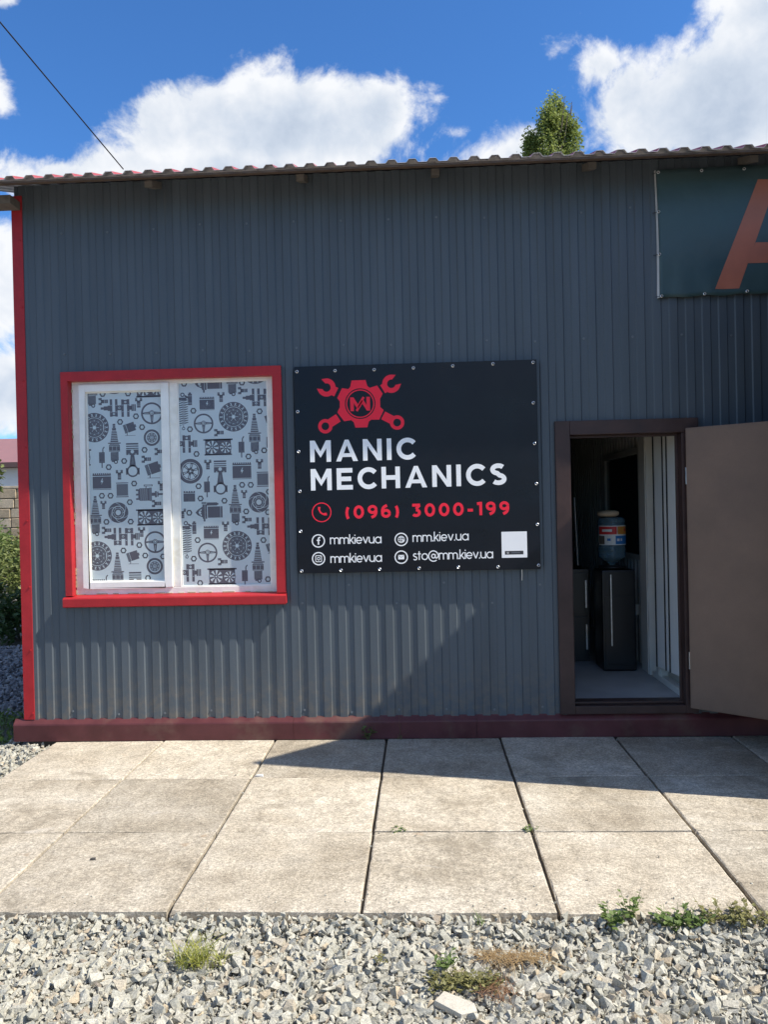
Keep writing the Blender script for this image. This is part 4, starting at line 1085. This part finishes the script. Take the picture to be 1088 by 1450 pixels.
q = Flat(); rr_ = arc(.32, .32, .18, .18, 0, 90, 4) + arc(-.32, .32, .18, .18, 90, 180, 4) + arc(-.32, -.32, .18, .18, 180, 270, 4) + arc(.32, -.32, .18, .18, 270, 360, 4); stroke(q, rr_ + [rr_[0]], .12, 0, .3); q.ring(0, 0, .17, .28, 0, .3, 20); q.disc(.32, .32, .06, 0, .3, 8); f.add(q, cx, cz, 0, 24 * PX); f.build('round_icon', [M['sign_white']], sg, PYs, .0001)
f = Flat(); cx, cz = at4(470, 764); f.ring(cx, cz, 22 * PX, 26.5 * PX, 0, 0, 40)
q = Flat(); q.ring(0, 0, .50, .58, 0, .3, 30)
for k in (-.3, 0, .3): hw = math.sqrt(.55 ** 2 - k * k); q.rect(-hw, hw, k - .035, k + .035, 0, .6)
stroke(q, arc(0, 0, .26, .55, 0, 360, 24), .07, 0, .9); q.rect(-.035, .035, -.55, .55, 0, 1.2); q.poly([(.12, .0), (.62, -.22), (.40, -.30), (.30, -.55)], 0, 1.5); f.add(q, cx, cz, 0, 24 * PX); f.build('round_icon', [M['sign_white']], sg, PYs, .0001)
f = Flat(); cx, cz = at4(470, 834); f.ring(cx, cz, 22 * PX, 26.5 * PX, 0, 0, 40)
q = Flat(); q.rect(-.50, .50, -.36, .36, 0, .3); q.line([(-.45, .30), (0, -.05), (.45, .30)], .06, 1, .8); f.add(q, cx, cz, 0, 24 * PX); f.build('round_icon', [M['sign_white'], M['sign_grey']], sg, PYs, .0001)
# white card (its square code is left out)
f = Flat(); x0, z1 = at4(866, 734); x1, z0 = at4(969, 835); f.rect(x0, x1, z0, z1); f.rect(x0 + .10 * (x1 - x0) + .004, x1 - .15 * (x1 - x0), z0 + .12 * (z1 - z0), z0 + .26 * (z1 - z0), 1, 1); f.ring(x0 + .24 * (x1 - x0), z0 + .19 * (z1 - z0), .004, .006, 0, 2, 12); f.rect(x0 + .38 * (x1 - x0), x0 + .72 * (x1 - x0), z0 + .175 * (z1 - z0), z0 + .20 * (z1 - z0), 2, 2)
f.build('white_card', [M['sign_white'], M['sign_grey'], M['print_mid']], sg, PYs, .0001)
# emblem: crossed spanners behind a gear ring with a monogram
cE = lambda a, b: W(420 + a / 6.044, 510 + b / 6.044, PYs)
f = Flat()
Lc = cE(545, 372)
PE = 1 / 6.044 / 214.5
def ring_wrench(f, ex, ey, sx):
    # shaft from the gear to an eye at (ex, ey) (crop pixels relative to the centre, y up)
    f.ring(ex, ey, 33, 62, 0, 0, 32)
    d = Vector((-ex, -ey)).normalized(); n = Vector((-d.y, d.x)); e = Vector((ex, ey))
    a = e + d * 52; b = e + d * (math.hypot(ex, ey) - 222)
    f.poly([a - n * 37, b - n * 37, b + n * 37, a + n * 37], 0, .4)
def open_wrench(f, ex, ey):
    d = Vector((-ex, -ey)).normalized(); ang = math.degrees(math.atan2(d.y, d.x))
    e = Vector((ex, ey)); n = Vector((-d.y, d.x))
    f.ring(ex, ey, 36, 78, 0, 0, 30, R(ang - 132), R(ang + 132))
    for s in (-1, 1):
        a = R(ang + s * 132); f.poly([(ex + 36 * math.cos(a), ey + 36 * math.sin(a)), (ex + 78 * math.cos(a), ey + 78 * math.sin(a)), (ex + 84 * math.cos(a + s * .28), ey + 84 * math.sin(a + s * .28))], 0, .2)
    a = e + d * 55; b = e + d * (math.hypot(ex, ey) - 228)
    f.poly([a - n * 40, b - n * 40, b + n * 40, a + n * 40], 0, .4)
q = Flat()
ring_wrench(q, -305, -183, 1); ring_wrench(q, 312, -172, 1); open_wrench(q, -285, 148); open_wrench(q, 272, 160)
# gear outline
out = []
T = [(-68, 200), (52, 200), (66, 148), (86, 132), (150, 150), (196, 78), (172, 35), (172, -35), (200, -62), (160, -142), (92, -140), (70, -156), (56, -204), (-46, -204), (-60, -156), (-82, -138), (-142, -146), (-198, -68), (-176, -25), (-174, 25), (-196, 55), (-152, 138), (-98, 128), (-80, 148)]
NT_ = len(T)
for i in range(NT_):                          # ring quads between the outline and the inner circle
    a, b = T[i], T[(i + 1) % NT_]
    for k in range(3):
        p = (a[0] + (b[0] - a[0]) * k / 3, a[1] + (b[1] - a[1]) * k / 3); s_ = (a[0] + (b[0] - a[0]) * (k + 1) / 3, a[1] + (b[1] - a[1]) * (k + 1) / 3)
        def inn(pt): l = math.hypot(*pt); return (pt[0] / l * 131, pt[1] / l * 131)
        q.poly([inn(p), p, s_, inn(s_)], 0, .8)
q.ring(0, 0, 112, 122, 0, .8, 48)
# monogram of an M and a W sharing a slanted stroke
h_ = Flat(); h_.poly([(-85, -59), (-55, -59), (-55, 59), (-85, 59)], 0, 1); h_.poly([(-85, 59), (-56, 59), (-14, -10), (-26, -38)], 0, 1.3); h_.line([(-24, -28), (32, 58)], 20, 0, 1.6)
q.add(h_, 0, -3); q.add(h_, 0, -3, math.pi)
f.add(q, Lc.x, Lc.z, R(.4), PE)
f.build('gear_emblem', [M['sign_red']], sg, PYs, .0001)
# eyelets with a loop of cord
eye = MB()
n = 14
for k in range(n):
    a = 2 * math.pi * k / n; b = 2 * math.pi * (k + 1) / n
    for (r0, y0, r1, y1) in ((.005, .0, .0072, -.0022), (.0072, -.0022, .0105, .0)):
        eye.face([(r0 * math.cos(a), y0, r0 * math.sin(a)), (r1 * math.cos(a), y1, r1 * math.sin(a)), (r1 * math.cos(b), y1, r1 * math.sin(b)), (r0 * math.cos(b), y0, r0 * math.sin(b))])
hole = [(.005 * math.cos(2 * math.pi * k / n), -.0003, .005 * math.sin(2 * math.pi * k / n)) for k in range(n)]
eye.face(hole, 1)
eye0 = None
pts4 = [(57, 101), (208, 97), (363, 93), (518, 86), (674, 78), (833, 70), (992, 64), (993, 224), (998, 385), (1005, 544), (1009, 705), (1014, 866), (853, 873), (696, 874), (541, 878), (385, 882), (232, 886), (76, 889), (72, 732), (69, 574), (64, 417), (60, 259)]
def eyelets(parent, pts, Y):
    global eye0
    base = Vector(tuple(parent['_w']))
    for p in pts:
        loc = Vector((p[0], Y, p[1])) - base
        if eye0 is None:
            sv = tuple(parent['_w']); parent['_w'] = (0, 0, 0); eye0 = link('eyelet', eye, [M['eyelet'], M['hole']], parent); parent['_w'] = sv; eye0.location = loc
        else: copy_of(eye0, loc, (0, rng.uniform(0, 6), 0), parent=parent)
eyelets(sg, [(W(*c4(*p), SY).x, W(*c4(*p), SY).z) for p in pts4], SY - .0004)
mb = MB(); tx, tz = W(*c4(948, 905), -.03).x, W(*c4(948, 905), -.03).z
mb.tube([(tx, -.030, SZ0 + .01), (tx + .001, -.028, tz), (tx - .001, -.026, tz - .035)], .0035, 6); link('cable_tie', mb, M['eyelet'], sg)

# ------------------------------------------------------------------ the green banner with a big letter
BY = -.030
bn = empty('banner', (2.55, BY, 2.86)); tag(bn, 'dark green banner with a large orange letter A, stretched under the eave', 'banner')
BX0, BX1, BZ0, BZ1 = 1.838, 3.30, 2.862, 3.690
mb = MB(); nx, nz = 60, 30; vs = []; fs = []
def bny(a, b):
    x = a * (BX1 - BX0)
    fold = .006 * math.exp(-b * 7) * math.sin(x * 26) * math.sin(x * 9 + 1) + .005 * math.sin(x * 5 + b * 3) * .5 + .004 * math.exp(-a * 14) * math.sin(b * 16)
    return BY - .002 + fold - .004 * math.exp(-b * 12) * (x > .3)
def bnx(a, b): return BX0 + .010 * (b - .5) * -1 * (1 - a) + a * (BX1 - BX0) + .006 * math.exp(-a * 30) * math.sin(b * 3.14)
for b in range(nz + 1):
    for a in range(nx + 1):
        A_, B_ = a / nx, b / nz
        vs.append((bnx(A_, B_), bny(A_, B_), BZ0 + (BZ1 - BZ0) * B_ + .012 * A_ + .004 * math.sin(A_ * 40) * math.exp(-B_ * 20)))
for b in range(nz):
    for a in range(nx): fs.append((b * (nx + 1) + a, b * (nx + 1) + a + 1, (b + 1) * (nx + 1) + a + 1, (b + 1) * (nx + 1) + a))
mb.grid(fs, vs)
sk = link('banner_skin', mb, M['banner'], bn, smooth=True)
so_ = sk.modifiers.new('thick', 'SOLIDIFY'); so_.thickness = .0012; so_.offset = -1
# pale hem that shows along the left edge
mb = MB()
for k in range(20):
    b0, b1 = k / 20, (k + 1) / 20; w0 = .004 + .006 * (1 - b0)
    za, zb = BZ0 + (BZ1 - BZ0) * b0, BZ0 + (BZ1 - BZ0) * b1
    xa, xb = bnx(0, b0) - .0015, bnx(0, b1) - .0015
    mb.face([(xa - w0, -.012, za), (xa, -.0325, za), (xb, -.0325, zb), (xb - w0, -.012, zb)])
link('banner_hem', mb, pm('pale_hem', (.6, .6, .6), .6), bn)
cB = lambda a, b: W(900 + a / 5.787, 190 + b / 5.787, BY)
letter = [[(655, 1270), (850, 1266), (1165, 372), (1005, 372)], [(1165, 372), (1035, 372), (1290, 1256), (1475, 1252)], [(915, 1060), (985, 890), (1260, 884), (1300, 1050)]]
mb = MB()
for pi_, pg in enumerate(letter):
    P4 = [cB(*p) for p in pg]
    for i in range(12):
        for j in range(12):
            def bl(u, v):
                p = (P4[0] * (1 - u) + P4[1] * u) * (1 - v) + (P4[3] * (1 - u) + P4[2] * u) * v
                a_ = (p.x - BX0) / (BX1 - BX0); b_ = (p.z - BZ0) / (BZ1 - BZ0)
                return (p.x, bny(min(max(a_, 0), 1), b_) - .0022 - .0004 * pi_, p.z)
            mb.face([bl(i / 12, j / 12), bl((i + 1) / 12, j / 12), bl((i + 1) / 12, (j + 1) / 12), bl(i / 12, (j + 1) / 12)])
link('letter', mb, M['banner_a'], bn)
eb = [(185, 285), (190, 640), (197, 988), (215, 1330), (567, 1312), (915, 1290), (1262, 1270), (1610, 1250), (540, 268), (888, 248), (1236, 230)]
eyelets(bn, [(cB(*p).x, min(cB(*p).z, BZ1 - .02)) for p in eb], BY - .012)
for p in eb[:4]:
    mb = MB(); w_ = cB(*p); mb.tube([(w_.x, BY - .012, min(w_.z, BZ1 - .02)), (w_.x - .03, -.012, min(w_.z, BZ1 - .02) + .002)], .0018, 6)
    link('lacing', mb, M['cable'], bn)

# ------------------------------------------------------------------ overhead cable
mb = MB(); a, b = Vector((-1.555, -.38, 3.69)), Vector((-1.727, -1.5, 3.965)); b2 = a + (b - a) * 11.0
mb.tube([a.lerp(b2, k / 24) + Vector((0, 0, -.12 * math.sin(math.pi * k / 24) * 1.0)) for k in range(25)], .0036, 6)
tag(link('overhead_cable', mb, M['cable']), 'thin dark cable running from the roof edge up across the sky', 'cable')
mb = MB(); mb.tube([(b2.x, b2.y, -.1), (b2.x, b2.y, b2.z + .5)], [.13, .09], 12); mb.box(b2.x - .5, b2.x + .5, b2.y - .05, b2.y + .05, b2.z - .06, b2.z + .06)
tag(link('utility_pole', mb, M['rafter']), 'wooden utility pole holding the far end of the cable', 'utility pole')


# ------------------------------------------------------------------ plants
def blades(mb, cx, cy, z, n, spread, h, w, lean=.5, seg=3):
    for _ in range(n):
        a = rng.uniform(0, 6.283); r = spread * math.sqrt(rng.random()); bx, by = cx + r * math.cos(a), cy + r * math.sin(a)
        hh = h * rng.uniform(.5, 1.1); da = rng.uniform(0, 6.283); ln = hh * lean * rng.uniform(.2, 1.6); ww = w * rng.uniform(.6, 1.2)
        px_, py_ = -math.sin(da) * ww / 2, math.cos(da) * ww / 2; prev = None; b0 = len(mb.v)
        for k in range(seg + 1):
            t = k / seg; q = (bx + math.cos(da) * ln * t * t, by + math.sin(da) * ln * t * t, z + hh * (t - .25 * lean * t * t)); s = 1 - t * .92
            mb.v += [(q[0] - px_ * s, q[1] - py_ * s, q[2]), (q[0] + px_ * s, q[1] + py_ * s, q[2])]
            if k: mb.f.append((b0 + 2 * k - 2, b0 + 2 * k - 1, b0 + 2 * k + 1, b0 + 2 * k)); mb.m.append(0)
def leafq(mb, p, d, up, L, w, mi=0):
    """pointed leaf of four faces from p along d"""
    d = d.normalized(); s = d.cross(up).normalized() * w / 2; n = s.cross(d).normalized()
    b = len(mb.v); mb.v += [tuple(p), tuple(p + d * L * .45 + s + n * L * .06), tuple(p + d * L), tuple(p + d * L * .45 - s + n * L * .06)]
    mb.f += [(b, b + 1, b + 2, b + 3)]; mb.m += [mi]
def weed(mb, cx, cy, z, stems, h, L, w, spread=.03, lean=.5):
    for _ in range(stems):
        a = rng.uniform(0, 6.283); hh = h * rng.uniform(.55, 1.1); r = spread * rng.random()
        p0 = Vector((cx + r * math.cos(a), cy + r * math.sin(a), z)); p1 = p0 + Vector((math.cos(a) * hh * lean, math.sin(a) * hh * lean, hh))
        mb.tube([p0, p0.lerp(p1, .5) + Vector((0, 0, hh * .06)), p1], [.0016, .0013, .0008], 4)
        k = max(3, int(hh / .014))
        for i in range(k):
            t = .25 + .75 * i / k; pp = p0.lerp(p1, t); b = rng.uniform(0, 6.283); d = Vector((math.cos(b), math.sin(b), rng.uniform(-.1, .7)))
            leafq(mb, pp, d, Vector((0, 0, 1)), L * rng.uniform(.6, 1.1), w * rng.uniform(.7, 1.1))
def plant(name, label, cat, uv, Z, fn, mat, group=None):
    p = G(*uv, Z); mb = MB(); fn(mb, p.x, p.y, Z)
    return tag(link(name, mb, mat, origin=(p.x, p.y, Z)), label, cat, group)
GP = 'small weeds around the paving'
plant('grass_tuft', 'grass tuft growing against the plinth below the red corner trim', 'grass tuft', (91, 1047), 0, lambda m_, x, y, z: (blades(m_, x, y, z, 12, .018, .085, .0055, .35), blades(m_, x + .05, y, z, 6, .03, .045, .004, 1.2)), M['grass'], GP)
plant('weed', 'small leafy weed at the plinth foot in the gate shadow', 'weed', (522, 1047), 0, lambda m_, x, y, z: weed(m_, x, y - .01, z, 6, .10, .050, .028, .014, .35), M['weed'], GP)
plant('dry_grass', 'sparse thin dry grass stalks at the plinth foot', 'grass tuft', (566, 1047), 0, lambda m_, x, y, z: (blades(m_, x, y, z, 8, .02, .09, .0035, 1.1), blades(m_, x, y, z, 2, .01, .24, .003, .1)), M['moss'], GP)
plant('weed', 'tiny round-leaved weed in a cross joint between middle slabs', 'weed', (564, 1174), 0, lambda m_, x, y, z: weed(m_, x, y, z - .01, 9, .022, .018, .015, .035, .8), M['weed'], GP)
plant('weed', 'tiny weed where four slabs meet below the doorway', 'weed', (751, 1175), 0, lambda m_, x, y, z: weed(m_, x, y, z - .01, 9, .024, .018, .013, .03, .9), M['weed'], GP)
plant('weed', 'leafy green weed at slab edge, the broader of the pair', 'weed', (866, 1312), -.018, lambda m_, x, y, z: weed(m_, x, y, z, 14, .074, .032, .022, .03, .38), M['weed'], GP)
plant('weed', 'upright branching weed at slab edge, darker of the pair', 'weed', (893, 1300), -.018, lambda m_, x, y, z: weed(m_, x, y, z, 10, .092, .027, .016, .022, .42), M['weed'], GP)
plant('weed', 'low spreading clump of bright leaves at the right of the gravel edge', 'weed', (966, 1312), -.018, lambda m_, x, y, z: [weed(m_, x + dx, y + .01 * math.sin(dx * 60), z, 9, .055, .030, .021, .035, .8) for dx in (-.055, -.02, .02, .055)], M['weed'], GP)
plant('weed', 'wide reddish green clump of weeds at the far right gravel edge', 'weed', (1055, 1306), -.018, lambda m_, x, y, z: ([weed(m_, x + dx, y + .015 * math.sin(dx * 50), z, 11, .06, .027, .017, .04, .9) for dx in (-.11, -.06, -.01, .04, .10)], blades(m_, x, y, z, 40, .09, .05, .003, 1.4)), M['moss'], GP)
plant('grass_tuft', 'small green grass sprig at slab edge in the middle', 'grass tuft', (680, 1307), -.018, lambda m_, x, y, z: blades(m_, x, y, z, 16, .02, .055, .004, .6), M['grass'], GP)
plant('grass_tuft', 'yellowing grass tuft growing in the gravel on the left', 'grass tuft', (272, 1362), -.018, lambda m_, x, y, z: (blades(m_, x, y, z, 120, .055, .095, .0055, 1.1), blades(m_, x + .07, y, z, 40, .05, .06, .0045, 1.6)), M['yellow_grass'], GP)
plant('dry_grass', 'flattened brown dry grass lying on the gravel', 'grass tuft', (728, 1357), -.012, lambda m_, x, y, z: [blades(m_, x + dx, y + rng.uniform(-.015, .015), z + .006, 44, .035, .026, .004, 3.4) for dx in (-.10, -.07, -.04, -.01, .02, .05, .09)], M['straw'], GP)
plant('weed', 'little bright green weed poking through gravel above the mossy patch', 'weed', (632, 1368), -.012, lambda m_, x, y, z: weed(m_, x, y, z, 14, .042, .024, .016, .03, .8), M['weed'], GP)
plant('mossy_patch', 'mossy olive patch of low weeds beside a flat stone chip', 'weed', (662, 1397), -.012, lambda m_, x, y, z: [weed(m_, x + dx, y + dy, z, 9, .028, .020, .013, .035, .9) for dx in (-.09, -.05, -.01, .03, .07) for dy in (-.012, .01, .03)], M['moss'], GP)
plant('reddish_weed', 'thin reddish stems creeping at the right of mossy patch', 'weed', (706, 1408), -.012, lambda m_, x, y, z: blades(m_, x, y, z + .005, 90, .06, .035, .0038, 2.2), M['rust_weed'], GP)
plant('weed', 'faint pale green sprout in gravel left of the flat brown grass', 'weed', (540, 1362), -.012, lambda m_, x, y, z: weed(m_, x, y, z, 5, .025, .018, .010, .02, .8), M['moss'], GP)
# grit kicked up onto the slabs
n = 230; gy = -2.27 + np.abs(npr.normal(0, .10, n)); gx = npr.uniform(-2.2, 3.4, n)
gp = np.stack([gx, np.minimum(gy, -.05), np.full(n, .0015)], 1); k2 = npr.random(n) < .25
gp[k2, 1] = npr.uniform(-2.2, -.06, k2.sum()); k3 = npr.random(n) < .2
gp[k3, 0] = npr.integers(-2, 5, k3.sum()) * P + npr.normal(0, .012, k3.sum()); gp[k3, 1] = npr.uniform(-2.2, -.06, k3.sum())
tag(stones('grit', gp, npr.uniform(.0018, .0048, n), M['gravel']), 'fine stone grit scattered over the slabs', 'grit', kind='stuff')
# flat chip, pebbles
def pebble(name, label, uv, Z, size, sz, mat):
    p = G(*uv, Z); hv, hf = HULLS[3]; mb = MB(); mb.grid([tuple(int(i) for i in t) for t in hf], [(p.x + q[0] * size[0], p.y + q[1] * size[1], p.z + q[2] * size[2]) for q in hv]); return tag(link(name, mb, mat), label, 'stone')
p = G(645, 1420, -.012); Mc = Matrix.Translation((p.x, p.y, -.014)) @ Euler((.16, .12, -.25)).to_matrix().to_4x4()
mb = MB(); v = [(-.065, -.02, 0), (.03, -.045, 0), (.075, -.015, 0), (.06, .015, 0), (-.045, .03, 0)]
lo = [tuple(Mc @ Vector((a, b, -.012))) for a, b, c in v]; hi = [tuple(Mc @ Vector((a * .96, b * .96, .008))) for a, b, c in v]
mb.grid([tuple(range(4, -1, -1)), tuple(range(5, 10))] + [(i, (i + 1) % 5, 5 + (i + 1) % 5, 5 + i) for i in range(5)], lo + hi)
tag(link('flat_stone', mb, pm('flat_stone', (.50, .46, .38), .85, var=.15, vs=20, fine=.2), bevel=.002), 'flat beige stone chip lying on the gravel beside the mossy patch', 'stone')
pebble('pebble', 'dark pebble lying alone on the front left slab', (132, 1216), .006, (.013, .009, .012), 1, pm('dark_pebble', (.10, .09, .08), .8))
pebble('pebble', 'white pebble lying in the joint between second row slabs', (368, 1098), .006, (.022, .016, .012), 1, pm('white_pebble', (.7, .68, .64), .8))

# grass and ground at the left of the building
mb = MB()
for _ in range(2600):
    x = rng.uniform(-4.3, -2.58); y = rng.uniform(-.6, .95)
    if x > -2.66 - .28 * max(-y, 0) + .05 * math.sin(y * 9): continue
    blades(mb, x, y, -.07, 1, .0, .10, .007, .8)
for _ in range(700):
    x = rng.uniform(-3.6, -2.6); y = rng.uniform(-.1, .9); d = Vector((rng.gauss(0, 1), rng.gauss(0, 1), rng.uniform(.2, 1)))
    leafq(mb, Vector((x, y, -.06 + rng.random() * .06)), d, Vector((0, 0, 1)), .05, .03)
link('grass', mb, M['grass'], kind='stuff')


def foliage(mb, c, rad, n, leaf, clumps=26, rough=.35, flat=1.0):
    """leaves in clumps through an uneven ellipsoid"""
    cs = []
    for _ in range(clumps):
        d = Vector((rng.gauss(0, 1), rng.gauss(0, 1), rng.gauss(0, 1))).normalized() * (rng.random() ** .45)
        cs.append((Vector((c[0] + d.x * rad[0], c[1] + d.y * rad[1], c[2] + d.z * rad[2])), rng.uniform(.5, 1.1)))
    mr = min(rad) * rough
    for _ in range(n):
        q, s = cs[rng.randrange(clumps)]
        p = q + Vector((rng.gauss(0, 1), rng.gauss(0, 1), rng.gauss(0, 1) * flat)) * mr * s * .6
        d = Vector((rng.gauss(0, 1), rng.gauss(0, 1), rng.gauss(0, .7)))
        leafq(mb, p, d, Vector((rng.gauss(0, .5), rng.gauss(0, .5), 1)), leaf * rng.uniform(.6, 1.3), leaf * .6)
def bush(name, label, c, rad, n, leaf, mat, group=None, cat='shrub', clumps=26):
    o = empty(name, (c[0], c[1], -.07)); tag(o, label, cat, group)
    mb = MB(); foliage(mb, c, rad, n, leaf, clumps); link('foliage', mb, mat, o)
    mb = MB()
    for _ in range(6): a = rng.uniform(0, 6.28); mb.tube([(c[0], c[1], -.08), (c[0] + .5 * rad[0] * math.cos(a), c[1] + .5 * rad[1] * math.sin(a), c[2])], [.02, .008], 5)
    link('stems', mb, M['bark'], o)
    return o
GS = 'shrubs behind the left end of the workshop'
bush('shrub', 'green shrub with building shade in its leaf colour, behind the shade-toned gravel', (-4.9, 4.6, .28), (1.3, .6, .42), 5200, .075, M['shade_shrub'], GS, clumps=40)
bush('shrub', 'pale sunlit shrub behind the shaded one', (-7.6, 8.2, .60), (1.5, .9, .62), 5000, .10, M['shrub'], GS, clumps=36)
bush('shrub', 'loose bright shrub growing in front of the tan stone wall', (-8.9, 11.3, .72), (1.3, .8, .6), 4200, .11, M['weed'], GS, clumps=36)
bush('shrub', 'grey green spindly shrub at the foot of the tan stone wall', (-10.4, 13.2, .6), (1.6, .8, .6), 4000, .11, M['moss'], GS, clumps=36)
# young tree whose crown hangs into the picture at the left edge
tr = empty('young_tree', (-8.05, 8.5, -.07)); tag(tr, 'young tree with light leaves before a red roof at left edge', 'tree')
mb = MB(); mb.tube([(-8.05, 8.5, -.1), (-8.0, 8.5, 1.2), (-7.9, 8.5, 2.4), (-7.85, 8.5, 3.0)], [.06, .05, .03, .015], 8); link('trunk', mb, M['bark'], tr)
mb = MB()
for a, b in (((-8.0, 8.5, 1.6), (-7.2, 8.4, 2.55)), ((-7.95, 8.5, 1.9), (-8.8, 8.6, 2.7)), ((-7.95, 8.5, 1.7), (-7.1, 8.3, 2.05))): mb.tube([a, b], [.025, .008], 6)
link('branches', mb, M['bark'], tr)
mb = MB(); foliage(mb, (-7.75, 8.5, 2.4), (.75, .6, .55), 900, .12, 22, .4); link('crown', mb, M['shrub'], tr)

# tan stone boundary wall in coursed blocks
sw = empty('stone_wall', (-13, 15, -.07)); tag(sw, 'tan coursed stone boundary wall behind the shrubs', 'wall')
stm = [pm('tan_stone', (.42, .33, .22), .9, var=.25, vs=6, fine=.2, fs=40), pm('pale_tan_stone', (.50, .41, .29), .9, var=.25, vs=6, fine=.2, fs=40)]
mb = MB(); mb.box(-17, -6, 15.0, 15.3, -.1, 2.22); link('mortar', mb, pm('mortar', (.36, .31, .25), .95), sw)
proto_b = []
for row in range(9):
    z0 = -.07 + row * .255; x = -12.6 + (row % 2) * .2
    while x < -8.6:
        l = rng.uniform(.32, .58); mb = MB(); mb.box(x, x + l - .02, 14.94 + rng.uniform(-.015, .015), 14.999, z0, z0 + .235); link('stone', mb, stm[rng.randrange(2)], sw, bevel=.012, seg=1); x += l
mb = MB(); mb.box(-17.05, -5.95, 14.93, 15.36, 2.222, 2.29); link('coping', mb, stm[1], sw, bevel=.01)
# house beyond
hs = empty('house', (-19.5, 30, -.07)); tag(hs, 'white house with a low maroon roof beyond the stone wall', 'house')
mb = MB(); mb.box(-27, -13, 26, 33, -.1, 3.42); link('wall', mb, pm('white_render', (.74, .73, .70), .8, var=.06), hs)
mb = MB(); v = [(-27.6, 25.4, 3.62), (-12.4, 25.4, 3.62), (-12.4, 33.6, 3.62), (-27.6, 33.6, 3.62), (-27.6, 29.5, 4.95), (-12.4, 29.5, 4.95)]
mb.grid([(0, 1, 5, 4), (2, 3, 4, 5), (0, 4, 3), (1, 2, 5), (3, 2, 1, 0)], v); link('roof', mb, pm('maroon_roof', (.26, .13, .13), .6, var=.12), hs)
mb = MB(); mb.box(-27.6, -12.4, 25.38, 33.6, 3.43, 3.615); link('fascia', mb, pm('brown_fascia', (.12, .07, .06), .6), hs)
for xx in (-24, -20.5, -17.2, -14.6):
    mb = MB(); mb.box(xx - .5, xx + .5, 25.94, 25.998, 1.2, 2.6); w_ = link('window', mb, M['pvc'], hs); w_['_w'] = tuple(hs['_w'])
    mb = MB(); mb.box(xx - .42, xx + .42, 25.925, 25.938, 1.28, 2.52); link('pane', mb, pm('far_glass', (.03, .04, .05), .1), w_)

# poplar far behind the roof
pp = empty('poplar_tree', (8.0, 40, -.07)); tag(pp, 'tall poplar tree top rising behind the roof', 'tree')
mb = MB(); mb.tube([(8.0, 40, -.1), (8.0, 40, 8), (8.05, 40, 16), (8.1, 40, 23)], [.4, .3, .18, .04], 10); link('trunk', mb, M['bark'], pp)
mb = MB()
for _ in range(40):
    z = rng.uniform(6, 21); a = rng.uniform(0, 6.28); r = 1.5; mb.tube([(8.05, 40, z), (8.05 + r * .6 * math.cos(a), 40 + r * .6 * math.sin(a), z + 1.6), (8.05 + r * .8 * math.cos(a), 40 + r * .8 * math.sin(a), z + 3.2)], [.07, .04, .015], 5)
link('branches', mb, M['bark'], pp)
mb = MB()
for (x, dy, z0, z1, r) in ((8.3, 0, 8, 24.0, 1.05), (7.25, .4, 7, 22.4, 1.0), (9.05, -.3, 7, 22.9, .9), (6.8, 0, 9, 22.0, .6), (7.8, -.6, 7, 23.5, .95), (8.8, .5, 8, 23.6, .9)):
    z = z0
    while z < z1:
        t = (z - z0) / (z1 - z0); rr_ = r * (1.1 - .75 * t ** 6)
        for _ in range(2 if z < 18 else 11 if z < z1 - 1.1 else 20):
            a = rng.uniform(0, 6.28); q = rr_ * math.sqrt(rng.random()); c = Vector((x + q * math.cos(a), 40 + dy + q * math.sin(a), z + rng.uniform(-.2, .3)))
            for _ in range(16):
                p = c + Vector((rng.gauss(0, .13), rng.gauss(0, .13), rng.gauss(0, .22)))
                leafq(mb, p, Vector((rng.gauss(0, 1), rng.gauss(0, 1), rng.gauss(0, 1))), Vector((rng.gauss(0, 1), rng.gauss(0, 1), 1)), rng.uniform(.10, .2), .11)
        z += .28
link('crown', mb, M['poplar'], pp)
for o in bpy.data.objects:
    if '_w' in o: del o['_w']
print('tris', sum(len(p.vertices) - 2 for o in bpy.data.objects if o.type == 'MESH' for p in o.data.polygons) if False else '', 'objs', len(bpy.data.objects))
